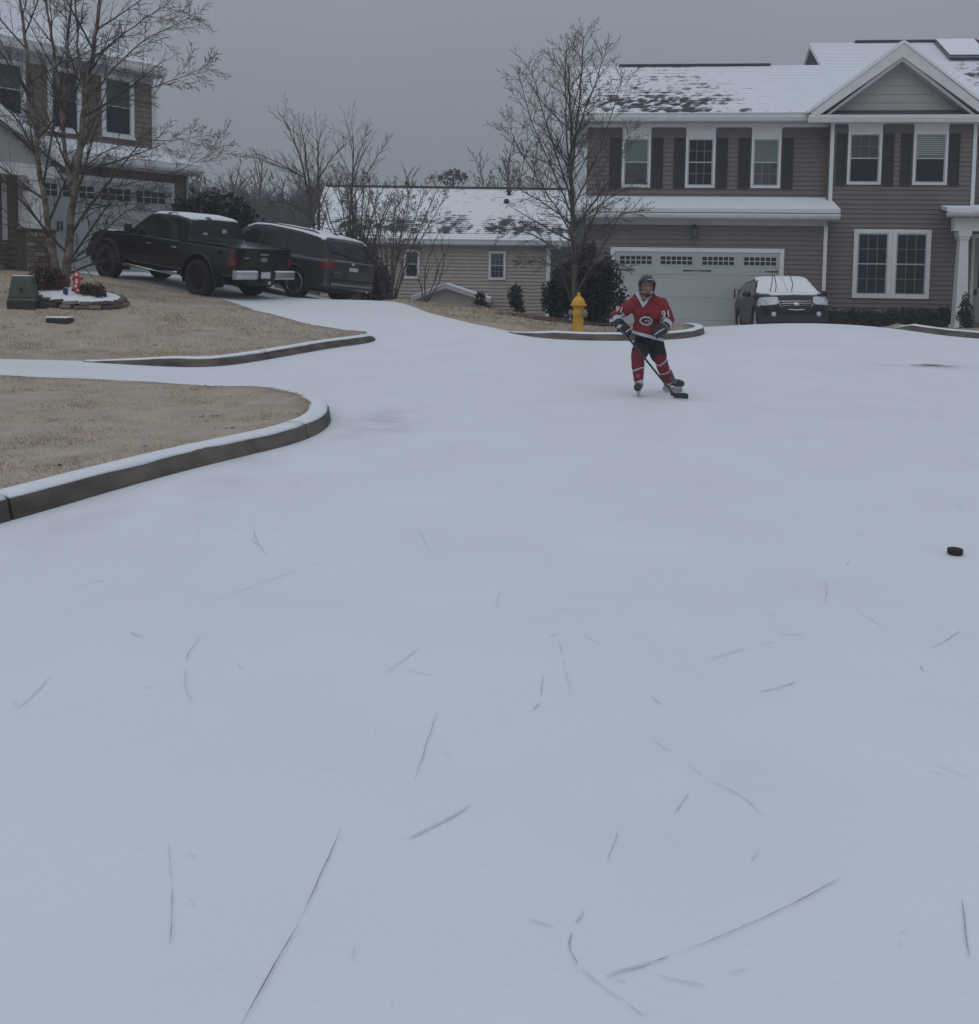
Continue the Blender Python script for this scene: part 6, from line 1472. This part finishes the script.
# helmet: shell with face opening, ridges, strap and chin cup
hb = MB(); SEG, RG = 40, 28; hco = hc + Vector((0, .012, .022)); ra_ = (.101, .124, .120)
def hp_(i, j):
    a = -math.pi / 2 + math.pi * i / RG; b = 2 * math.pi * j / SEG; k = 1 + .012 * math.cos(b * 6) * max(0, math.sin(a)); return hco + Vector((ra_[0] * k * math.cos(a) * math.cos(b), ra_[1] * k * math.cos(a) * math.sin(b), ra_[2] * math.sin(a)))
V_, F_ = [hp_(i, j) for i in range(RG + 1) for j in range(SEG)], []
for i in range(RG):
    for j in range(SEG):
        f = (i * SEG + j, i * SEG + (j + 1) % SEG, (i + 1) * SEG + (j + 1) % SEG, (i + 1) * SEG + j); c = sum((V_[k] for k in f), Vector()) / 4 - hco
        if c.z > .035 or (c.z > -.075 and c.y > .0) or (c.z > -.045 and c.y > -.035): F_.append(f)
hb.add(V_, F_); HM = hb.build('helmet', M['helmet'], SK, 'all', off=PB); 
bm2 = bmesh.new(); bm2.from_mesh(HM.data); bmesh.ops.delete(bm2, geom=[v for v in bm2.verts if not v.link_faces], context='VERTS'); bm2.to_mesh(HM.data); bm2.free()
so = HM.modifiers.new('thick', 'SOLIDIFY'); so.thickness = .014; so.offset = -1
rd = MB()
for dx in (-.045, 0, .045): rd.tube([hco + Vector((dx, .128 * math.cos(t) * math.sqrt(max(0, 1 - (dx / .108) ** 2)) * -1, .124 * math.sin(t) * math.sqrt(1 - (dx / .108) ** 2))) for t in np.linspace(.45, 2.4, 12)], .009, 6)
rd.tube([hco + Vector((.106 * math.sin(t), -.128 * math.cos(t), .036)) for t in np.linspace(-1.5, 1.5, 16)], .008, 6)
rd.build('helmet_ridge', M['helmet'], HM, 'all', off=PB)
MB().prism([(-.03, 0), (.03, .004), (.03, .012), (-.03, .010)], -.004, .004).build('helmet_mark', M['jersey_white'], HM).location = hco + Vector((.028, -.122, .058)) - PB
ch = MB(); ch.tube([hc + Vector((-.092, .0, -.03)), hc + Vector((-.066, -.035, -.095)), hc + Vector((0, -.068, -.122)), hc + Vector((.066, -.035, -.095)), hc + Vector((.092, .0, -.03))], .007, 6)
ch.build('chin_strap', M['cloth_black'], HM, 'all', off=PB)
cg = MB()
for s in (-1, 1): cg.tube([hco + Vector((s * .098, -.05, .03)), hco + Vector((s * .085, -.085, -.05)), hco + Vector((s * .055, -.105, -.115))], .004, 5)
cg.ell(hc + Vector((0, -.072, -.108)), (.034, .024, .022))
for z in (-.105, -.06, -.015): cg.tube([hco + Vector((.085 * math.sin(t), -.06 - .055 * math.cos(t), z)) for t in np.linspace(-1.3, 1.3, 12)], .004, 5)
cg.build('face_guard', M['black'], HM, 'all', off=PB)
# hockey pants
pm = MB(); pm.ell(J['pelvis'] + Vector((0, .01, .02)), (.168, .135, .13))
for h_, k_ in (('rh', 'rk'), ('lh', 'lk')):
    d = J[k_] - J[h_]; pm.capsule(J[h_], J[h_] + d * .72, .112, .096); pm.capsule(J[h_] + d * .3, J[h_] + d * .78, .105, .088)
skin_obj('pants', union(pm, .009, 4), SK, [M['cloth_black']], None, PB, .015, 9)
for k_, a_ in (('rk', 'ra'), ('lk', 'la')):
    sm = MB(); d = J[a_] - J[k_]; up3 = J[k_] - d * .12; sm.capsule(up3, J[k_] + d * .35, .078, .080); sm.capsule(J[k_] + d * .2, J[a_] - d * .02, .080, .058); sm.ell(J[k_] + d * .12 + Vector((0, -.02, 0)), (.066, .06, .08))
    def cl_sock(c, n, k_=k_, d=d):
        t = (c - J[k_]).dot(d) / d.length_squared + .05 * math.sin((c.x - J[k_].x) * 25)
        return 1 if (abs(t - .47) < .028 or t > .965 or (k_ == 'lk' and abs(t + .03) < .035)) else 0
    skin_obj('sock', union(sm, .007, 4), SK, [M['sock'], M['jersey_white']], cl_sock, PB, .006, 10)
def glove(Gp, wrist, s, cuff_from):
    s = s.normalized(); K = 1.32; o = (wrist - Gp); o = (o - s * o.dot(s)).normalized(); nn = s.cross(o).normalized()
    if nn.y > 0: nn = -nn
    g = MB(); g.ell(Gp + o * (K * .045) + nn * (K * .022), (.058, .058, .058)); g.capsule(Gp + o * (K * .05) + nn * (K * .018) - s * (K * .02), Gp + o * (K * .05) + nn * (K * .018) + s * (K * .022), .048, .046)
    for i in range(4):
        q = Gp + s * (K * (-.039 + .026 * i)); ln = (1.0, 1.08, 1.04, .9)[i]
        a, b_, c_, d_ = q + o * (K * .034) + nn * (K * .036), q + nn * (K * .054) * ln + o * (K * .002), q + nn * (K * .036) - o * (K * .034) * ln, q - o * (K * .030) * ln + nn * (K * .006)
        g.capsule(a, b_, .0205, .0195); g.capsule(b_, c_, .0195, .0175); g.capsule(c_, d_, .0175, .0155)
    th = Gp + o * (K * .045) - nn * (K * .012) - s * (K * .03); g.capsule(th, Gp + o * (K * .012) - nn * (K * .036) - s * (K * .045), .022, .021); g.capsule(Gp + o * (K * .012) - nn * (K * .036) - s * (K * .045), Gp - o * (K * .016) - nn * (K * .022) - s * (K * .038), .021, .017)
    w = Gp + o * (K * .075) + nn * (K * .01); g.capsule(w, cuff_from, .060, .070)
    def cl(c, n):
        t = (c - Gp).dot(o); u = (c - Gp).dot(s)
        if .120 < t < .127: return 1
        if t < .08 and abs(u - .017) < .006 and (c - Gp).dot(nn) > .03: return 1
        return 0
    return skin_obj('glove', union(g, .0055, 2, .4), SK, [M['glove_black'], M['jersey_white']], cl, PB)
glove(G, J['rw'], sdir, J['rw'] + (J['re'] - J['rw']) * .12)
LG = at(657, 333, 11.78); glove(LG, J['lw'] + Vector((.0, 0, .02)), Vector((.55, -.35, -.75)), J['lw'] + (J['le'] - J['lw']) * .1)
def skate(ankle, foot, toe, lean, name='skate'):
    toe = Vector((toe[0], toe[1], 0)).normalized(); side = Vector((-toe.y, toe.x, 0)); Mx = Matrix.Identity(4)
    for i, v in enumerate((toe, side, Vector((0, 0, 1)))): Mx[0][i], Mx[1][i], Mx[2][i] = v
    Mx = Matrix.Translation(foot) @ Mx @ Matrix.Rotation(lean, 4, 'X'); A = Mx.inverted() @ ankle; W = lambda v: Mx @ Vector(v)
    b = MB(); b.capsule(W((-.035, 0, .13)), W((.12, 0, .118)), .052, .047); b.capsule(W((.08, 0, .115)), W((.150, 0, .112)), .048, .042); b.capsule(W((-.04, 0, .13)), W((A.x * .7 - .012, A.y * .7, A.z * .85)), .050, .048); b.capsule(W((A.x * .7 - .01, A.y * .7, A.z * .82)), W((A.x, A.y, A.z + .035)), .048, .054); b.capsule(W((-.06, 0, .15)), W((-.075, 0, .235)), .022, .016); b.capsule(W((.03, 0, .17)), W((.05, A.y, .255)), .024, .018)
    def cl(c, n):
        l = Mx.inverted() @ c
        if l.x > .115 : return 1
        if abs(l.y) < .016 and l.x > .0 and l.z < .19 and int(l.z * 70) % 2 == 0: return 2
        return 0 if l.z > .10 else 1
    o = skin_obj(name, union(b, .006, 3), SK, [M['skate_grey'], M['skate_dark'], M['jersey_white']], cl, PB)
    h = MB()
    h.loft([[W((x, y * w, z)) for y in (-1, 1)] + [W((x + .0, y * w * .55, z2)) for y in (1, -1)] for x, w, z, z2 in ((-.085, .012, .085, .052), (-.05, .022, .085, .042), (0, .010, .068, .048), (.05, .010, .066, .048), (.11, .022, .080, .042), (.16, .012, .085, .052))])
    h.build('blade_holder', M['jersey_white'], o, off=PB)
    k = MB(); k.loft([[W((x, -.003, z)), W((x, .003, z)), W((x, .003, .052)), W((x, -.003, .052))] for x, z in ((-.10, .018), (-.085, .004), (.0, .0), (.10, .0), (.15, .006), (.175, .022))]); k.build('blade', M['steel'], o, off=PB); return o
f1 = onT(639.5, 396.3); f2 = onT(669.5, 391.8)
skate(J['ra'], Vector((f1.x, f1.y + .03, f1.z + .002)), (-.28, -1), R(3)); skate(J['la'], Vector((f2.x, f2.y, f2.z + .002)), (.78, -.62), R(-9))
# stick
STK = empty('hockey_stick', Vector((heel.x, heel.y, T(heel.x, heel.y))), label='dark hockey stick in the skater\'s right glove with its blade on the snow', cat='hockey stick'); SO = STK.location
def shaft(a, b, w, t, name, m):
    d = (b - a).normalized(); u = d.cross(Vector((0, 1, 0))).normalized(); v = d.cross(u); mb = MB()
    mb.loft([[p + u * (x * w) + v * (y * t) for x, y in ((-1, -1), (1, -1), (1, 1), (-1, 1))] for p in (a, b)]); return mb.build(name, M[m], STK, bevel=.003, off=SO)
topp = grip_a - sdir * .03
shaft(topp + sdir * .12, heel - sdir * .04 + Vector((0, 0, .03)), .0125, .009, 'shaft', 'stick'); shaft(topp, topp + sdir * .119, .016, .012, 'grip_tape', 'jersey_white')
bd = Vector((.42, -.91, 0)).normalized(); bs = []
for i in range(9):
    t = i / 8; c = heel + bd * (.24 * t) + Vector((-bd.y, bd.x, 0)) * (.035 * t * t) ; h0 = .0; h1 = .072 - .012 * (1 - t) + (.0 if t < .85 else -.02 * (t - .85) / .15); w = .007 * (1 - .3 * t)
    z = T(c.x, c.y) + .008 + .012 * t; sn = Vector((-bd.y, bd.x, 0)) * w; bs.append([Vector((c.x, c.y, z)) - sn, Vector((c.x, c.y, z)) + sn, Vector((c.x, c.y, z + h1)) + sn, Vector((c.x, c.y, z + h1)) - sn])
bl = MB(); bl.loft(bs); bl.build('blade', M['stick'], STK, bevel=.004, off=SO)
hs = MB(); hs.loft([[heel + Vector((0, 0, .03)) - sdir * .06 + Vector((x * .0145, y * .010, 0)) for x, y in ((-1, -1), (1, -1), (1, 1), (-1, 1))], [bs[0][k] * .0 + heel + Vector((x * .03, y * .010, .012)) for k, (x, y) in enumerate(((-1, -1), (1, -1), (1, 1), (-1, 1)))]]); hs.build('heel', M['stick'], STK, off=SO)
# puck
pp = onT(955, 554.5); PK = MB().lathe([(.005, .0), (.036, .0), (.0385, .003), (.0385, .008), (.0380, .009), (.0380, .016), (.0385, .017), (.0385, .0225), (.036, .0254), (.005, .0254)], 40).build('hockey_puck', M['puck'], None, 40)
PK.location = (pp.x, pp.y, T(pp.x, pp.y) + .006); tag(PK, 'black rubber hockey puck lying on the snow at the right', 'puck')

# ------------------------------------------------------------------ damp winter air
hz_ = MB().box(-135, 135, -14, 158, -3.4, 16.5).build('haze', [], None); tag(hz_, 'thin grey winter haze', kind='stuff')
hm = bpy.data.materials.new('haze'); hm.use_nodes = True; HN, HL = nodes_of(hm); HN.clear()
pv_ = HN.new('ShaderNodeVolumePrincipled'); pv_.inputs['Color'].default_value = (.90, .94, 1, 1); pv_.inputs['Density'].default_value = .0016; pv_.inputs['Anisotropy'].default_value = .2
ho = HN.new('ShaderNodeOutputMaterial'); HL.new(pv_.outputs[0], ho.inputs['Volume']); hz_.data.materials.clear(); hz_.data.materials.append(hm)
